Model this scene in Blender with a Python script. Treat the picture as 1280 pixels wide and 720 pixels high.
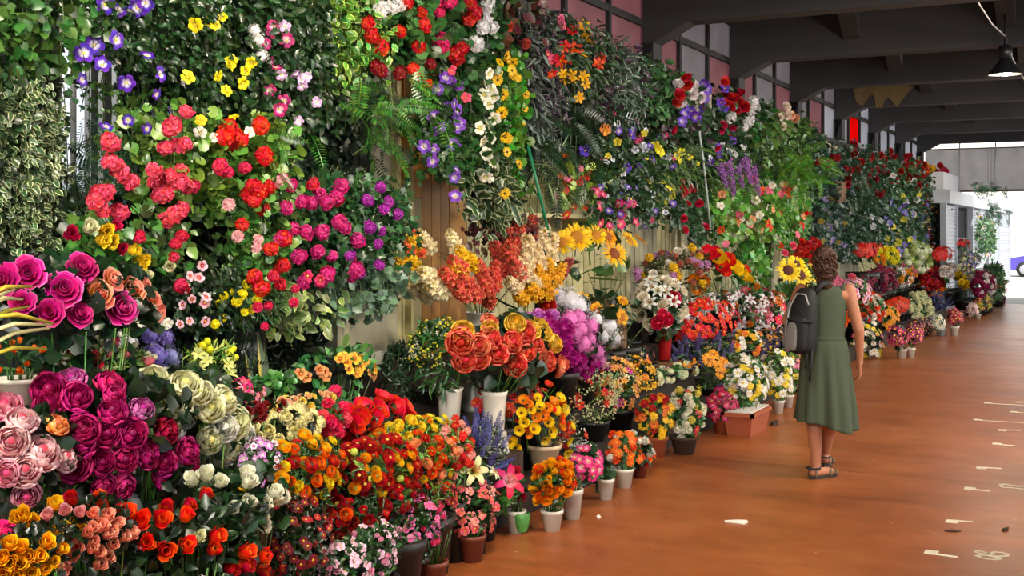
import bpy, math, random
import numpy as np
from mathutils import Vector, Matrix, Euler

random.seed(7); RNG = np.random.default_rng(7)
SC = bpy.context.scene
COL = SC.collection
for _o in list(bpy.data.objects): bpy.data.objects.remove(_o)

# ------------------------------------------------------------------ camera
CAMH = 1.75
YAW = math.radians(27.0)
SY, CY = math.sin(YAW), math.cos(YAW)
F_PX = 1500.0
HORIZON = 292.0
cam_d = bpy.data.cameras.new('camera'); cam = bpy.data.objects.new('camera', cam_d); COL.objects.link(cam)
cam.location = (0, 0, CAMH); cam.rotation_euler = (math.pi / 2, 0, YAW)
cam_d.sensor_width = 36.0; cam_d.lens = 36.0 * F_PX / 1280.0
cam_d.shift_y = -(360.0 - HORIZON) / 1280.0
cam_d.clip_end = 400
SC.camera = cam

# ------------------------------------------------------------------ sky, sun, exposure
SC.view_settings.view_transform = 'Standard'; SC.view_settings.look = 'None'
SC.view_settings.gamma = 1.0; SC.view_settings.use_curve_mapping = False
SC.view_settings.exposure = 0.22
W = bpy.data.worlds.new('sky'); SC.world = W; W.use_nodes = True
bg = W.node_tree.nodes['Background']; bg.inputs[0].default_value = (0.86, 0.93, 1.0, 1); bg.inputs[1].default_value = 1.0
sun_d = bpy.data.lights.new('sun', 'SUN'); sun_d.energy = 7.0; sun_d.angle = 0.02; sun_d.color = (1, .95, .88)
sun = bpy.data.objects.new('sun', sun_d); COL.objects.link(sun)
sun.rotation_euler = Euler((math.radians(38), 0, math.radians(18)))      # high sun on the street beyond the hall
# daylight coming in at the open end of the hall behind the camera and at the open aisle side
def area(name, loc, target, sx, sy, power, col):
    d = bpy.data.lights.new(name, 'AREA'); d.shape = 'RECTANGLE'; d.size = sx; d.size_y = sy; d.energy = power; d.color = col
    o = bpy.data.objects.new(name, d); COL.objects.link(o); o.location = loc
    o.rotation_euler = (Vector(target) - Vector(loc)).to_track_quat('-Z', 'Y').to_euler()
    return o
area('daylight_behind', (-.6, -1.6, 3.9), (-3.5, 5.0, .8), 1.8, .9, 420, (1.0, .93, .82))
area('daylight_aisle_side', (4.6, 9.0, 3.6), (-3.5, 12.0, 1.0), 9.0, .8, 300, (1.0, .95, .90))
area('daylight_aisle_side_far', (4.6, 23.0, 3.0), (-3.5, 24.0, 1.2), 12.0, 1.2, 300, (.95, .97, 1.0))
SC.cycles.max_bounces = 7; SC.cycles.diffuse_bounces = 3; SC.cycles.glossy_bounces = 2
SC.cycles.transmission_bounces = 4; SC.cycles.transparent_max_bounces = 6
SC.cycles.use_denoising = True
SC.cycles.sample_clamp_indirect = 6.0

# ------------------------------------------------------------------ pixel <-> world helpers (a photo pixel on a real plane)
def depth_at(px, X):
    t = (px - 640.0) / F_PX
    return X / (-SY + CY * t)
def at(px, py, X):
    t = (px - 640.0) / F_PX; d = X / (-SY + CY * t)
    return Vector((X, d * (CY + SY * t), CAMH - (py - HORIZON) / F_PX * d))
def on_floor(px, py, z=0.0):
    t = (px - 640.0) / F_PX; d = (CAMH - z) * F_PX / (py - HORIZON)
    return Vector((d * (-SY + CY * t), d * (CY + SY * t), z))
def mpp(px, X): return depth_at(px, X) / F_PX
def tier_z(X):
    return 0.0 if X > -3.3 else .2 if X > -3.6 else .45 if X > -3.9 else .7 if X > -4.2 else .9

# ------------------------------------------------------------------ materials
def lin(h):
    if isinstance(h, tuple): return h
    h = h.lstrip('#'); c = [int(h[i:i + 2], 16) / 255 for i in (0, 2, 4)]
    return tuple((x / 12.92 if x <= .04045 else ((x + .055) / 1.055) ** 2.4) for x in c)
def rgba(h): return (*lin(h), 1)
_M = {}
def newmat(name):
    m = bpy.data.materials.new(name); m.use_nodes = True
    nt = m.node_tree; return m, nt, nt.nodes, nt.links, nt.nodes['Principled BSDF']
def plain(name, col, rough=.6, metal=0, noise=0.0, scale=8.0, col2=None, bump=0.0, stretch=None, emit=0, spec=.5):
    k = ('p', name)
    if k in _M: return _M[k]
    m, nt, N, L, b = newmat(name)
    b.inputs['Roughness'].default_value = rough; b.inputs['Metallic'].default_value = metal
    b.inputs['Specular IOR Level'].default_value = spec
    b.inputs['Base Color'].default_value = rgba(col)
    if noise or col2:
        tc = N.new('ShaderNodeTexCoord'); mp = N.new('ShaderNodeMapping'); nz = N.new('ShaderNodeTexNoise')
        if stretch: mp.inputs['Scale'].default_value = stretch
        nz.inputs['Scale'].default_value = scale; nz.inputs['Detail'].default_value = 5; nz.inputs['Roughness'].default_value = .65
        L.new(tc.outputs['Object'], mp.inputs[0]); L.new(mp.outputs[0], nz.inputs['Vector'])
        r = N.new('ShaderNodeValToRGB'); c = lin(col)
        r.color_ramp.elements[0].position = .32; r.color_ramp.elements[1].position = .68
        r.color_ramp.elements[0].color = rgba(col2) if col2 else (*[x * (1 - noise) for x in c], 1)
        r.color_ramp.elements[1].color = (*c, 1)
        L.new(nz.outputs['Fac'], r.inputs[0])
        oi = N.new('ShaderNodeObjectInfo'); hv = N.new('ShaderNodeHueSaturation'); ma = N.new('ShaderNodeMapRange')
        ma.inputs['To Min'].default_value = .82; ma.inputs['To Max'].default_value = 1.12
        L.new(oi.outputs['Random'], ma.inputs['Value']); L.new(ma.outputs[0], hv.inputs['Value']); L.new(r.outputs[0], hv.inputs['Color'])
        L.new(hv.outputs[0], b.inputs['Base Color'])
        if bump:
            bp = N.new('ShaderNodeBump'); bp.inputs['Strength'].default_value = bump; bp.inputs['Distance'].default_value = .02
            L.new(nz.outputs['Fac'], bp.inputs['Height']); L.new(bp.outputs[0], b.inputs['Normal'])
    if emit:
        b.inputs['Emission Color'].default_value = rgba(col); b.inputs['Emission Strength'].default_value = emit
    _M[k] = m; return m
def organic(name, stops, rough, trans, vlo, vhi, hue=.02, axis=0, coat=0.0, sat=1.0):
    """petal / leaf: colour ramp along the piece, hue and value vary from piece to piece"""
    m, nt, N, L, b = newmat(name)
    uv = N.new('ShaderNodeUVMap'); sp = N.new('ShaderNodeSeparateXYZ'); L.new(uv.outputs[0], sp.inputs[0])
    r = N.new('ShaderNodeValToRGB'); cr = r.color_ramp
    while len(cr.elements) < len(stops): cr.elements.new(.5)
    for e, (p, c) in zip(cr.elements, stops): e.position = p; e.color = rgba(c)
    L.new(sp.outputs[axis], r.inputs[0])
    g = N.new('ShaderNodeNewGeometry'); oi = N.new('ShaderNodeObjectInfo')
    ad = N.new('ShaderNodeMath'); ad.operation = 'ADD'; L.new(g.outputs['Random Per Island'], ad.inputs[0]); L.new(oi.outputs['Random'], ad.inputs[1])
    fr = N.new('ShaderNodeMath'); fr.operation = 'FRACT'; L.new(ad.outputs[0], fr.inputs[0])
    m1 = N.new('ShaderNodeMapRange'); m1.inputs['To Min'].default_value = vlo; m1.inputs['To Max'].default_value = vhi
    m2 = N.new('ShaderNodeMapRange'); m2.inputs['To Min'].default_value = .5 - hue; m2.inputs['To Max'].default_value = .5 + hue
    ml = N.new('ShaderNodeMath'); ml.operation = 'MULTIPLY'; ml.inputs[1].default_value = 7.31; L.new(fr.outputs[0], ml.inputs[0])
    f2 = N.new('ShaderNodeMath'); f2.operation = 'FRACT'; L.new(ml.outputs[0], f2.inputs[0])
    L.new(fr.outputs[0], m1.inputs['Value']); L.new(f2.outputs[0], m2.inputs['Value'])
    hv = N.new('ShaderNodeHueSaturation'); L.new(m1.outputs[0], hv.inputs['Value']); L.new(m2.outputs[0], hv.inputs['Hue']); L.new(r.outputs[0], hv.inputs['Color'])
    hv.inputs['Saturation'].default_value = sat
    L.new(hv.outputs[0], b.inputs['Base Color']); b.inputs['Roughness'].default_value = rough
    b.inputs['Specular IOR Level'].default_value = .35 + coat
    tr = N.new('ShaderNodeBsdfTranslucent'); L.new(hv.outputs[0], tr.inputs[0])
    mx = N.new('ShaderNodeMixShader'); mx.inputs[0].default_value = trans
    L.new(b.outputs[0], mx.inputs[1]); L.new(tr.outputs[0], mx.inputs[2]); L.new(mx.outputs[0], N['Material Output'].inputs[0])
    return m
def pet(base, cen=None, edge=None):
    k = ('pet', base, cen, edge)
    if k not in _M:
        st = [(0.0, cen or base), (.42 if cen else .5, base), (1.0, edge or base)]
        if cen: st = [(0.0, cen), (.22, cen), (.45, base), (.8, base), (1.0, edge or base)]
        _M[k] = organic('petal_' + base.strip('#'), st, .5, .25, .72, 1.22, .014, 0)
    return _M[k]
def leafm(c1, edge=None, vlo=.34, vhi=1.62, trans=.20):
    k = ('leaf', c1, edge, vlo, vhi)
    if k not in _M:
        st = [(0, c1), (.55, c1), (.8, edge or c1), (1, edge or c1)]
        _M[k] = organic('leaf_' + c1.strip('#'), st, .34, trans, vlo, vhi, .035, 0, .3)
    return _M[k]

# ------------------------------------------------------------------ mesh templates: (verts, faces, uv, mat)
class T:
    def __init__(s, v, f, uv=None, mi=None):
        s.v = np.array(v, float).reshape(-1, 3); s.f = [tuple(x) for x in f]
        s.uv = np.array(uv, float).reshape(-1, 2) if uv is not None else np.zeros((len(s.v), 2))
        s.mi = np.array(mi if mi is not None else [0] * len(s.f), int)
def joinT(ts):
    v, f, uv, mi, o = [], [], [], [], 0
    for t in ts:
        v.append(t.v); uv.append(t.uv); mi.append(t.mi); f += [tuple(i + o for i in x) for x in t.f]; o += len(t.v)
    return T(np.concatenate(v), f, np.concatenate(uv), np.concatenate(mi))
def xf(t, M): M = np.array(M); return T(t.v @ M[:3, :3].T + M[:3, 3], t.f, t.uv, t.mi)
def interp(p, s):
    p = np.array(p, float); x = np.linspace(0, 1, len(p))
    return np.array([np.interp(s, x, p[:, k]) for k in range(p.shape[1])]).T
def whorl(n, prof, half, ns=3, nv=2, off=0.0, point=0.0, wave=0.0, jit=0.0, mat=0, dz=0.0, seed=1):
    rg = np.random.default_rng(seed); ts = []
    hs = np.array(half, float)
    for k in range(n):
        ph0 = 2 * math.pi * k / n + off + rg.uniform(-jit, jit); rr = 1 + rg.uniform(-jit, jit) * .5
        vs, uv, fs = [], [], []
        for i in range(ns + 1):
            s = i / ns
            for j in range(nv + 1):
                v = -1 + 2 * j / nv
                se = s * (1 - point * v * v); r, z = interp(prof, np.array([se]))[0]
                hw = np.interp(s, np.linspace(0, 1, len(hs)), hs)
                a = ph0 + hw * v; r = r * rr
                zz = z + dz + wave * s * math.sin(v * 3.1 + k * 1.7)
                vs.append((r * math.cos(a), r * math.sin(a), zz)); uv.append((s, (v + 1) / 2))
        for i in range(ns):
            for j in range(nv):
                a = i * (nv + 1) + j; fs.append((a, a + 1, a + nv + 2, a + nv + 1))
        ts.append(T(vs, fs, uv, [mat] * len(fs)))
    return joinT(ts)
def dome(r, z, h, n=8, rings=2, mat=1):
    vs = [(0, 0, z + h)]; uv = [(0, 0)]; fs = []
    for i in range(1, rings + 1):
        a = math.pi / 2 * i / rings
        for k in range(n):
            p = 2 * math.pi * k / n; vs.append((r * math.sin(a) * math.cos(p), r * math.sin(a) * math.sin(p), z + h * math.cos(a))); uv.append((i / rings, k / n))
    for k in range(n): fs.append((0, 1 + k, 1 + (k + 1) % n))
    for i in range(rings - 1):
        for k in range(n):
            a = 1 + i * n + k; b = 1 + i * n + (k + 1) % n; fs.append((a, a + n, b + n, b))
    return T(vs, fs, uv, [mat] * len(fs))
def ball(r=1, n=6, rings=4, mat=0, sz=1.0, z0=0):
    vs = [(0, 0, r * sz + z0)]; uv = [(0, 0)]; fs = []
    for i in range(1, rings):
        a = math.pi * i / rings
        for k in range(n):
            p = 2 * math.pi * k / n + i * .4; vs.append((r * math.sin(a) * math.cos(p), r * math.sin(a) * math.sin(p), r * sz * math.cos(a) + z0)); uv.append((i / rings, k / n))
    vs.append((0, 0, -r * sz + z0)); uv.append((1, 0)); e = len(vs) - 1
    for k in range(n):
        fs.append((0, 1 + k, 1 + (k + 1) % n)); fs.append((e, e - n + (k + 1) % n, e - n + k))
    for i in range(rings - 2):
        for k in range(n):
            a = 1 + i * n + k; b = 1 + i * n + (k + 1) % n; fs.append((a, a + n, b + n, b))
    return T(vs, fs, uv, [mat] * len(fs))
def tube(p, r, n=5, mat=0):
    p = [Vector(x) for x in p]; rs = r if isinstance(r, (list, tuple)) else [r] * len(p)
    vs, fs, uv = [], [], []
    for i, q in enumerate(p):
        d = (p[min(i + 1, len(p) - 1)] - p[max(i - 1, 0)]).normalized()
        u = d.orthogonal().normalized() if i == 0 else (u - d * u.dot(d)).normalized(); w = d.cross(u)
        for k in range(n):
            a = 2 * math.pi * k / n; vs.append(q + (u * math.cos(a) + w * math.sin(a)) * rs[i]); uv.append((i / (len(p) - 1), k / n))
    for i in range(len(p) - 1):
        for k in range(n):
            a = i * n + k; b = i * n + (k + 1) % n; fs.append((a, b, b + n, a + n))
    fs.append(tuple(range(n))[::-1]); fs.append(tuple(range((len(p) - 1) * n, len(p) * n)))
    return T([tuple(x) for x in vs], fs, uv, [mat] * len(fs))
def lathe(prof, n=20, cap=True, mat=0):
    vs, fs, uv = [], [], []
    for i, (r, z) in enumerate(prof):
        for k in range(n):
            a = 2 * math.pi * k / n; vs.append((r * math.cos(a), r * math.sin(a), z)); uv.append((i / (len(prof) - 1), k / n))
    for i in range(len(prof) - 1):
        for k in range(n):
            a = i * n + k; b = i * n + (k + 1) % n; fs.append((a, b, b + n, a + n))
    if cap: fs.append(tuple(range(n))[::-1])
    return T(vs, fs, uv, [mat] * len(fs))
def box(x0, x1, y0, y1, z0, z1, mat=0):
    v = [(x, y, z) for x in (x0, x1) for y in (y0, y1) for z in (z0, z1)]
    return T(v, [(0, 1, 3, 2), (4, 6, 7, 5), (0, 4, 5, 1), (2, 3, 7, 6), (0, 2, 6, 4), (1, 5, 7, 3)], None, [mat] * 6)
def rot_to(d, spin=0.0, s=1.0, loc=(0, 0, 0)):
    q = Vector(d).normalized().to_track_quat('Z', 'Y').to_matrix() @ Matrix.Rotation(spin, 3, 'Z')
    M = q.to_4x4() @ Matrix.Scale(s, 4); M.translation = Vector(loc); return M

# blooms: unit radius, facing +Z
def b_rose():
    return joinT([
        whorl(3, [(.02, -.1), (.14, .2), (.10, .48)], [1.2, 1.3, 1.5], 3, 2, 0, .1, seed=1),
        whorl(4, [(.05, -.15), (.28, .15), (.24, .46)], [.7, .95, 1.0], 3, 2, .5, .12, .03, .1, seed=2),
        whorl(5, [(.05, -.25), (.42, .02), (.46, .38)], [.5, .75, .7], 3, 2, .2, .15, .05, .12, seed=3),
        whorl(5, [(.05, -.32), (.55, -.12), (.70, .25), (.74, .24)], [.45, .7, .62], 3, 2, .8, .2, .07, .12, seed=4),
        whorl(6, [(.05, -.4), (.6, -.3), (.90, 0.02), (1.02, -.04)], [.4, .62, .5], 3, 2, .1, .25, .08, .12, seed=5)])
def b_peony():
    ts = [ball(.30, 6, 4, 0, 1.0, .15)]
    for i, (R, z, n) in enumerate([(.36, .50, 4), (.5, .5, 5), (.64, .44, 6), (.78, .34, 6), (.9, .18, 7), (1.0, -.02, 7)]):
        ts.append(whorl(n, [(.06, -.45), (R * .95, -.25 + .1 * (5 - i) / 5), (R * 1.02, z * .55), (R * .86, z)], [.5, 3.6 / n, 3.3 / n, 2.4 / n], 3, 3, i * .7 + .3 * (i % 2), .16, .10, .2, seed=10 + i))
    return joinT(ts)
def b_bud():
    return joinT([
        whorl(3, [(.02, -.9), (.42, -.3), (.36, .9)], [1.1, 1.2, 1.3], 3, 2, 0, .12, seed=1),
        whorl(4, [(.03, -1.), (.58, -.35), (.56, .6), (.66, .80)], [.7, .85, .75], 3, 2, .4, .12, .04, .1, seed=2),
        whorl(3, [(.03, -1.), (.66, -.4), (.72, .35), (.92, .55)], [.7, .85, .6], 3, 2, .9, .2, .04, .1, seed=3),
        whorl(4, [(.05, -1.08), (.42, -.95), (.64, -.5)], [.4, .3, .05], 2, 1, .2, mat=1)])
def b_open5(n=5):
    return joinT([whorl(n, [(.06, -.25), (.45, 0), (.85, .08), (1.0, -.02)], [.3, 2.9 / n, 3.2 / n, 1.5 / n], 3, 2, 0, .10, .14, .10, seed=3), dome(.14, -.12, .16, 6, 2)])
def b_poppy():
    return joinT([whorl(5, [(.05, -.4), (.5, -.3), (.86, .05), (.95, .32)], [.4, .8, .85, .6], 3, 2, 0, .12, .06, .08, seed=4),
                  whorl(4, [(.05, -.35), (.4, -.25), (.66, .1), (.7, .3)], [.4, .8, .8, .5], 3, 2, .6, .12, .05, .08, seed=5), dome(.22, -.25, .22, 7, 2)])
def b_ranun():
    ts = [dome(.22, .12, .12, 6, 1)]
    for i, (R, z, n) in enumerate([(.34, .34, 4), (.52, .34, 5), (.7, .26, 5), (.86, .12, 6), (1., -.08, 6)]):
        ts.append(whorl(n, [(.06, -.3), (R, -.15), (R * .98, z)], [.5, 3.6 / n, 3.2 / n], 2, 2, i * .6, .12, .02, .08, seed=20 + i))
    return joinT(ts)
def b_daisy(n=14):
    return joinT([whorl(n, [(.16, 0), (.6, .1), (1, .02)], [.10, .22, .14], 2, 1, 0, jit=.08, seed=2), dome(.26, -.02, .14, 8, 2)])
def b_gerbera():
    return joinT([whorl(16, [(.1, 0), (.6, .12), (1, .02)], [.1, .2, .1], 2, 1, 0, jit=.1, seed=2), whorl(12, [(.1, .05), (.45, .16), (.72, .12)], [.1, .24, .12], 2, 1, .2, jit=.1, seed=3), dome(.2, .03, .12, 8, 2)])
def b_sun():
    return joinT([whorl(17, [(.36, -.02), (.7, .12), (1.0, .0)], [.06, .17, .02], 3, 2, 0, .1, jit=.12, seed=2),
                  whorl(15, [(.34, .02), (.62, .18), (.86, .16)], [.06, .2, .02], 3, 2, .2, .1, jit=.12, seed=3), dome(.42, 0, .14, 14, 3)])
def b_lily():
    t = [whorl(6, [(.05, -.6), (.25, -.15), (.6, .18), (1.0, .02), (1.1, -.12)], [.5, .75, .42, .18, .02], 4, 2, 0, .05, .04, .05, seed=6)]
    for k in range(5):
        a = k * 1.256; t.append(tube([(0, 0, -.4), (.12 * math.cos(a), .12 * math.sin(a), .1), (.24 * math.cos(a), .24 * math.sin(a), .34)], [.02, .018, .05], 4, 1))
    return joinT(t)
def b_star():
    return joinT([whorl(6, [(.05, -.35), (.35, -.05), (.75, .15), (1.0, .05)], [.4, .55, .36, .06], 3, 1, 0, 0, 0, .1, seed=6), dome(.12, -.1, .15, 5, 1)])
def b_trumpet():
    return joinT([whorl(5, [(.04, -1.2), (.22, -.6), (.45, .1), (1.0, .22)], [.64, .64, .66, .5], 4, 2, 0, .18, .05, .05, seed=8), dome(.12, -.2, .2, 5, 1)])
def fib(n, cap=1.0):
    i = np.arange(n) + .5; z = 1 - cap * 2 * i / n; ph = i * 2.39996
    r = np.sqrt(np.maximum(0, 1 - z * z)); return np.stack([r * np.cos(ph), r * np.sin(ph), z], 1)
def b_pom():
    ts = [ball(.62, 7, 5, 0)]
    for k, d in enumerate(fib(44, .86)):
        p = T([(-.14, 0, 0), (.14, 0, 0), (.23, .02, .36), (0, .07, .46), (-.23, .02, .36)], [(0, 1, 2, 3, 4)], [(0.3, 0), (.3, 1), (1, 1), (1, .5), (1, 0)])
        ts.append(xf(p, rot_to(d + np.array([0, 0, .15]), k * 1.3, 1.0, d * .52)))
    return joinT(ts)
def tiny(n=4, up=.12):
    vs = [(0, 0, 0)]; uv = [(0, 0)]; fs = []
    for k in range(n):
        a = 2 * math.pi * k / n; w = 1.1 / n * 2
        for da, r, z in ((-w, .7, up), (0, 1.05, up * .8), (w, .7, up)): vs.append((r * math.cos(a + da * .8), r * math.sin(a + da * .8), z)); uv.append((.9, .5))
        b = 1 + 3 * k; fs.append((0, b, b + 1, b + 2))
    return T(vs, fs, uv)
def cluster(n, R, fl, s, cap=.8, squash=1.0, core=.75):
    ts = [ball(R * core, 7, 5, 0, squash)]; rg = np.random.default_rng(5)
    for k, d in enumerate(fib(n, cap)):
        d2 = d + rg.normal(0, .2, 3); p = d * R * rg.uniform(.72, 1.06); p[2] *= squash
        ts.append(xf(fl, rot_to(d2, k * 2.1, s, p)))
    return joinT(ts)
def b_ball(): return cluster(46, .92, tiny(4), .20, .85)
def b_geran(): return cluster(12, .62, b_open5(5), .46, .66, .75, .35)
def b_spray():
    ts = []; rg = np.random.default_rng(9)
    for k in range(7):
        d = rg.normal(0, 1, 3); d[2] = abs(d[2]) + .3; d /= np.linalg.norm(d); ts.append(xf(ball(.2, 5, 3), rot_to(d, 0, 1, d * rg.uniform(.45, .85))))
    return joinT(ts)
def b_spike(n=34, L=2.6, R=.36, fs=.30):
    ts = [tube([(0, 0, -.2), (0, 0, L)], [.04, .02], 4, 1)]; rg = np.random.default_rng(4)
    for k in range(n):
        s = (k + .5) / n; a = k * 2.4; r = R * (1.1 - .75 * s)
        ts.append(xf(tiny(5, .35), rot_to((math.cos(a), math.sin(a), .5), k, fs * (1.15 - .6 * s), (r * math.cos(a) * .8, r * math.sin(a) * .8, .1 + s * L))))
    return joinT(ts)
def b_glad():
    ts = [tube([(0, 0, -.5), (0, 0, 2.4)], [.05, .03], 4, 1)]; s5 = b_star()
    for k in range(24):
        s = (k + .5) / 24; a = k * 2.4; ts.append(xf(s5, rot_to((math.cos(a), math.sin(a), .35), k, .78 * (1.1 - .55 * s), (.36 * math.cos(a), .36 * math.sin(a), s * 2.4))))
    return joinT(ts)
def b_floret(): return joinT([tiny(5), dome(.28, .05, .12, 5, 1)])
def b_berry(): return ball(.8, 6, 4)
def b_curl():
    ts = []
    for k in range(9):
        a = k * .7; ts.append(xf(T([(-.12, 0, 0), (.12, 0, 0), (.16, .7, .25), (0, 1.1, 0), (-.16, .7, .25)], [(0, 1, 2, 3, 4)], [(0, 0), (0, 1), (.6, 1), (1, .5), (.6, 0)]), Matrix.Rotation(a, 4, 'Z') @ Matrix.Rotation(.3 * (k % 3), 4, 'X')))
    return joinT(ts)
BL = dict(rose=b_rose, peony=b_peony, bud=b_bud, open5=b_open5, poppy=b_poppy, ranun=b_ranun, daisy=b_daisy, gerbera=b_gerbera, sun=b_sun, lily=b_lily,
          star=b_star, trumpet=b_trumpet, pom=b_pom, ball=b_ball, geran=b_geran, spray=b_spray, spike=b_spike, glad=b_glad, floret=b_floret, berry=b_berry, curl=b_curl)
_T = {}
def bloomT(k):
    if k not in _T:
        _T[k] = BL[k]()
        if k not in ('spike', 'glad', 'spray'): _T[k].v = _T[k].v * (1.04 / np.sqrt((_T[k].v[:, :2] ** 2).sum(1)).max())
    return _T[k]
BNAME = dict(rose='rose_bloom', peony='peony_bloom', bud='rosebud', open5='flower', poppy='poppy_bloom', ranun='ranunculus_bloom', daisy='daisy_bloom', gerbera='gerbera_bloom',
             sun='sunflower_head', lily='lily_bloom', star='flower', trumpet='trumpet_flower', pom='carnation_bloom', ball='flower_ball', geran='flower_cluster', spray='flower_spray',
             spike='flower_spike', glad='flower_spike', floret='flower', berry='berry', curl='flower')

# leaves: length 1 along +Y, normal +Z; u = 0 at the midrib, 1 at the edge
def leaf_t(w1, w2, y1=.33, y2=.7, fold=.09, droop=.12):
    z1, z2, z3 = 0.0, -droop * .4, -droop
    v = [(0, 0, 0), (-w1, y1, fold + z1), (0, y1, z1), (w1, y1, fold + z1), (-w2, y2, fold + z2), (0, y2, z2), (w2, y2, fold + z2), (0, 1, z3)]
    f = [(0, 2, 1), (0, 3, 2), (1, 2, 5, 4), (2, 3, 6, 5), (4, 5, 7), (5, 6, 7)]
    return T(v, f, [(0, 0), (1, .3), (0, .3), (1, .3), (1, .7), (0, .7), (1, .7), (.7, 1)])
def leaf_blade(w=.03, bend=.35):
    vs, uv, fs = [], [], []
    for i in range(6):
        s = i / 5; ww = w * (1 - s ** 3) + .002; z = -bend * s * s
        vs += [(-ww, s, z), (ww, s, z)]; uv += [(1, s), (0, s)]
    for i in range(5): fs.append((2 * i, 2 * i + 1, 2 * i + 3, 2 * i + 2))
    return T(vs, fs, uv)
def leaf_fern(n=15, bend=.45, w=.2):
    ts = [leaf_blade(.012, bend)]
    for i in range(n):
        s = .06 + .9 * i / n; L = w * math.sin(math.pi * min(1, s * .9 + .14)) + .02
        for sg in (-1, 1):
            z = -bend * s * s; a = .05
            ts.append(T([(0, s, z), (sg * L * .5, s + .045, z - .01), (sg * L, s + .04, z - .04), (sg * L * .5, s - .01, z - .01)], [(0, 1, 2, 3)], [(0, 0), (.5, 0), (1, 0), (.5, 0)]))
    return joinT(ts)
def leaf_round():
    n = 8; vs = [(0, .45, 0)]; uv = [(0, .5)]; fs = []
    for k in range(n):
        a = -math.pi / 2 + .25 + (2 * math.pi - .5) * k / (n - 1); vs.append((.5 * math.cos(a), .45 + .47 * math.sin(a), .08 * (k % 2) + .04)); uv.append((1, .5))
    for k in range(n - 1): fs.append((0, 1 + k, 2 + k))
    return T(vs, fs, uv)
def leaf_ivy():
    pts = [(0, 0), (.36, .12), (.2, .3), (.46, .52), (.18, .6), (0, 1), (-.18, .6), (-.46, .52), (-.2, .3), (-.36, .12)]
    vs = [(0, .35, 0)] + [(x, y, -.08 * abs(x) * 2) for x, y in pts]; uv = [(0, .3)] + [(1, .5)] * 10
    return T(vs, [(0, 1 + k, 1 + (k + 1) % 10) for k in range(10)], uv)
LEAF = dict(ovate=leaf_t(.28, .23), broad=leaf_t(.42, .33), lance=leaf_t(.11, .09, droop=.2), blade=leaf_blade(), wide=leaf_blade(.06, .25), fern=leaf_fern(), frond=leaf_fern(11, .3, .34),
            round=leaf_round(), ivy=leaf_ivy(), straight=leaf_blade(.03, .05))

# ------------------------------------------------------------------ building objects
def mesh_np(name, V, F_arr_list, UV, MI, mats):
    """F_arr_list: list of face tuples"""
    me = bpy.data.meshes.new(name)
    lens = np.fromiter((len(f) for f in F_arr_list), int, len(F_arr_list)); idx = np.fromiter((i for f in F_arr_list for i in f), int, int(lens.sum()))
    return mesh_raw(me, V, lens, idx, UV, MI, mats)
def mesh_raw(me, V, lens, idx, UV, MI, mats, smooth=True):
    me.vertices.add(len(V)); me.vertices.foreach_set('co', np.asarray(V, np.float32).ravel())
    me.loops.add(len(idx)); me.loops.foreach_set('vertex_index', idx.astype(np.int32))
    st = np.concatenate([[0], np.cumsum(lens)[:-1]]).astype(np.int32)
    me.polygons.add(len(lens)); me.polygons.foreach_set('loop_start', st)
    me.polygons.foreach_set('material_index', np.asarray(MI, np.int32)); me.polygons.foreach_set('use_smooth', np.full(len(lens), smooth))
    uvl = me.uv_layers.new(name='UVMap'); uvl.data.foreach_set('uv', np.asarray(UV, np.float32)[idx].ravel())
    for m in mats: me.materials.append(m)
    me.update(calc_edges=True); return me
def meshT(name, t, mats, smooth=True):
    me = bpy.data.meshes.new(name)
    lens = np.array([len(f) for f in t.f]); idx = np.array([i for f in t.f for i in f])
    return mesh_raw(me, t.v, lens, idx, t.uv, t.mi, mats, smooth)
def scatter(name, items, mats):
    """items: list of (template, Nx4x4 matrices, material offset) -> one mesh"""
    Vs, Ls, Is, Us, Ms, off = [], [], [], [], [], 0
    for t, M, mo in items:
        n = len(M)
        if n == 0: continue
        v = np.einsum('nij,vj->nvi', M[:, :3, :3], t.v) + M[:, None, :3, 3]
        lens = np.array([len(f) for f in t.f]); idx = np.array([i for f in t.f for i in f])
        Vs.append(v.reshape(-1, 3)); Ls.append(np.tile(lens, n)); Us.append(np.tile(t.uv, (n, 1))); Ms.append(np.tile(t.mi + mo, n))
        Is.append((idx[None, :] + off + (np.arange(n) * len(t.v))[:, None]).ravel()); off += n * len(t.v)
    return mesh_raw(bpy.data.meshes.new(name), np.concatenate(Vs), np.concatenate(Ls), np.concatenate(Is), np.concatenate(Us), np.concatenate(Ms), mats)
def link(name, me, parent=None, loc=None, M=None, kind=None):
    o = bpy.data.objects.new(name, me); COL.objects.link(o)
    if parent is not None: o.parent = parent
    if M is not None: o.matrix_basis = Matrix(M)
    if loc is not None: o.location = loc
    if kind: o['kind'] = kind
    return o
def part(name, t, mat, parent, loc=None, M=None, kind=None, smooth=True):
    return link(name, meshT(name, t, mat if isinstance(mat, (list, tuple)) else [mat], smooth), parent, loc, M, kind)
def thing(name, label, cat, loc=(0, 0, 0), rz=0.0, group=None):
    o = bpy.data.objects.new(name, None); COL.objects.link(o); o.location = loc; o.rotation_euler = (0, 0, rz)
    o.empty_display_size = .1; o['label'] = label; o['category'] = cat
    if group: o['group'] = group
    return o
def tag(o, label, cat, group=None):
    o['label'] = label; o['category'] = cat
    if group: o['group'] = group
    return o
def struct(o): o['kind'] = 'structure'; return o
_BM = {}
def bloom_obj(kind, pm, cm, parent, M):
    if kind not in _BM:
        _BM[kind] = meshT(BNAME[kind], bloomT(kind), [pm, cm])
    o = bpy.data.objects.new(BNAME[kind], _BM[kind]); COL.objects.link(o); o.parent = parent; o.matrix_basis = M
    for i, m in enumerate((pm, cm)):
        o.material_slots[i].link = 'OBJECT'; o.material_slots[i].material = m
    return o
_LM = {}
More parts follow.
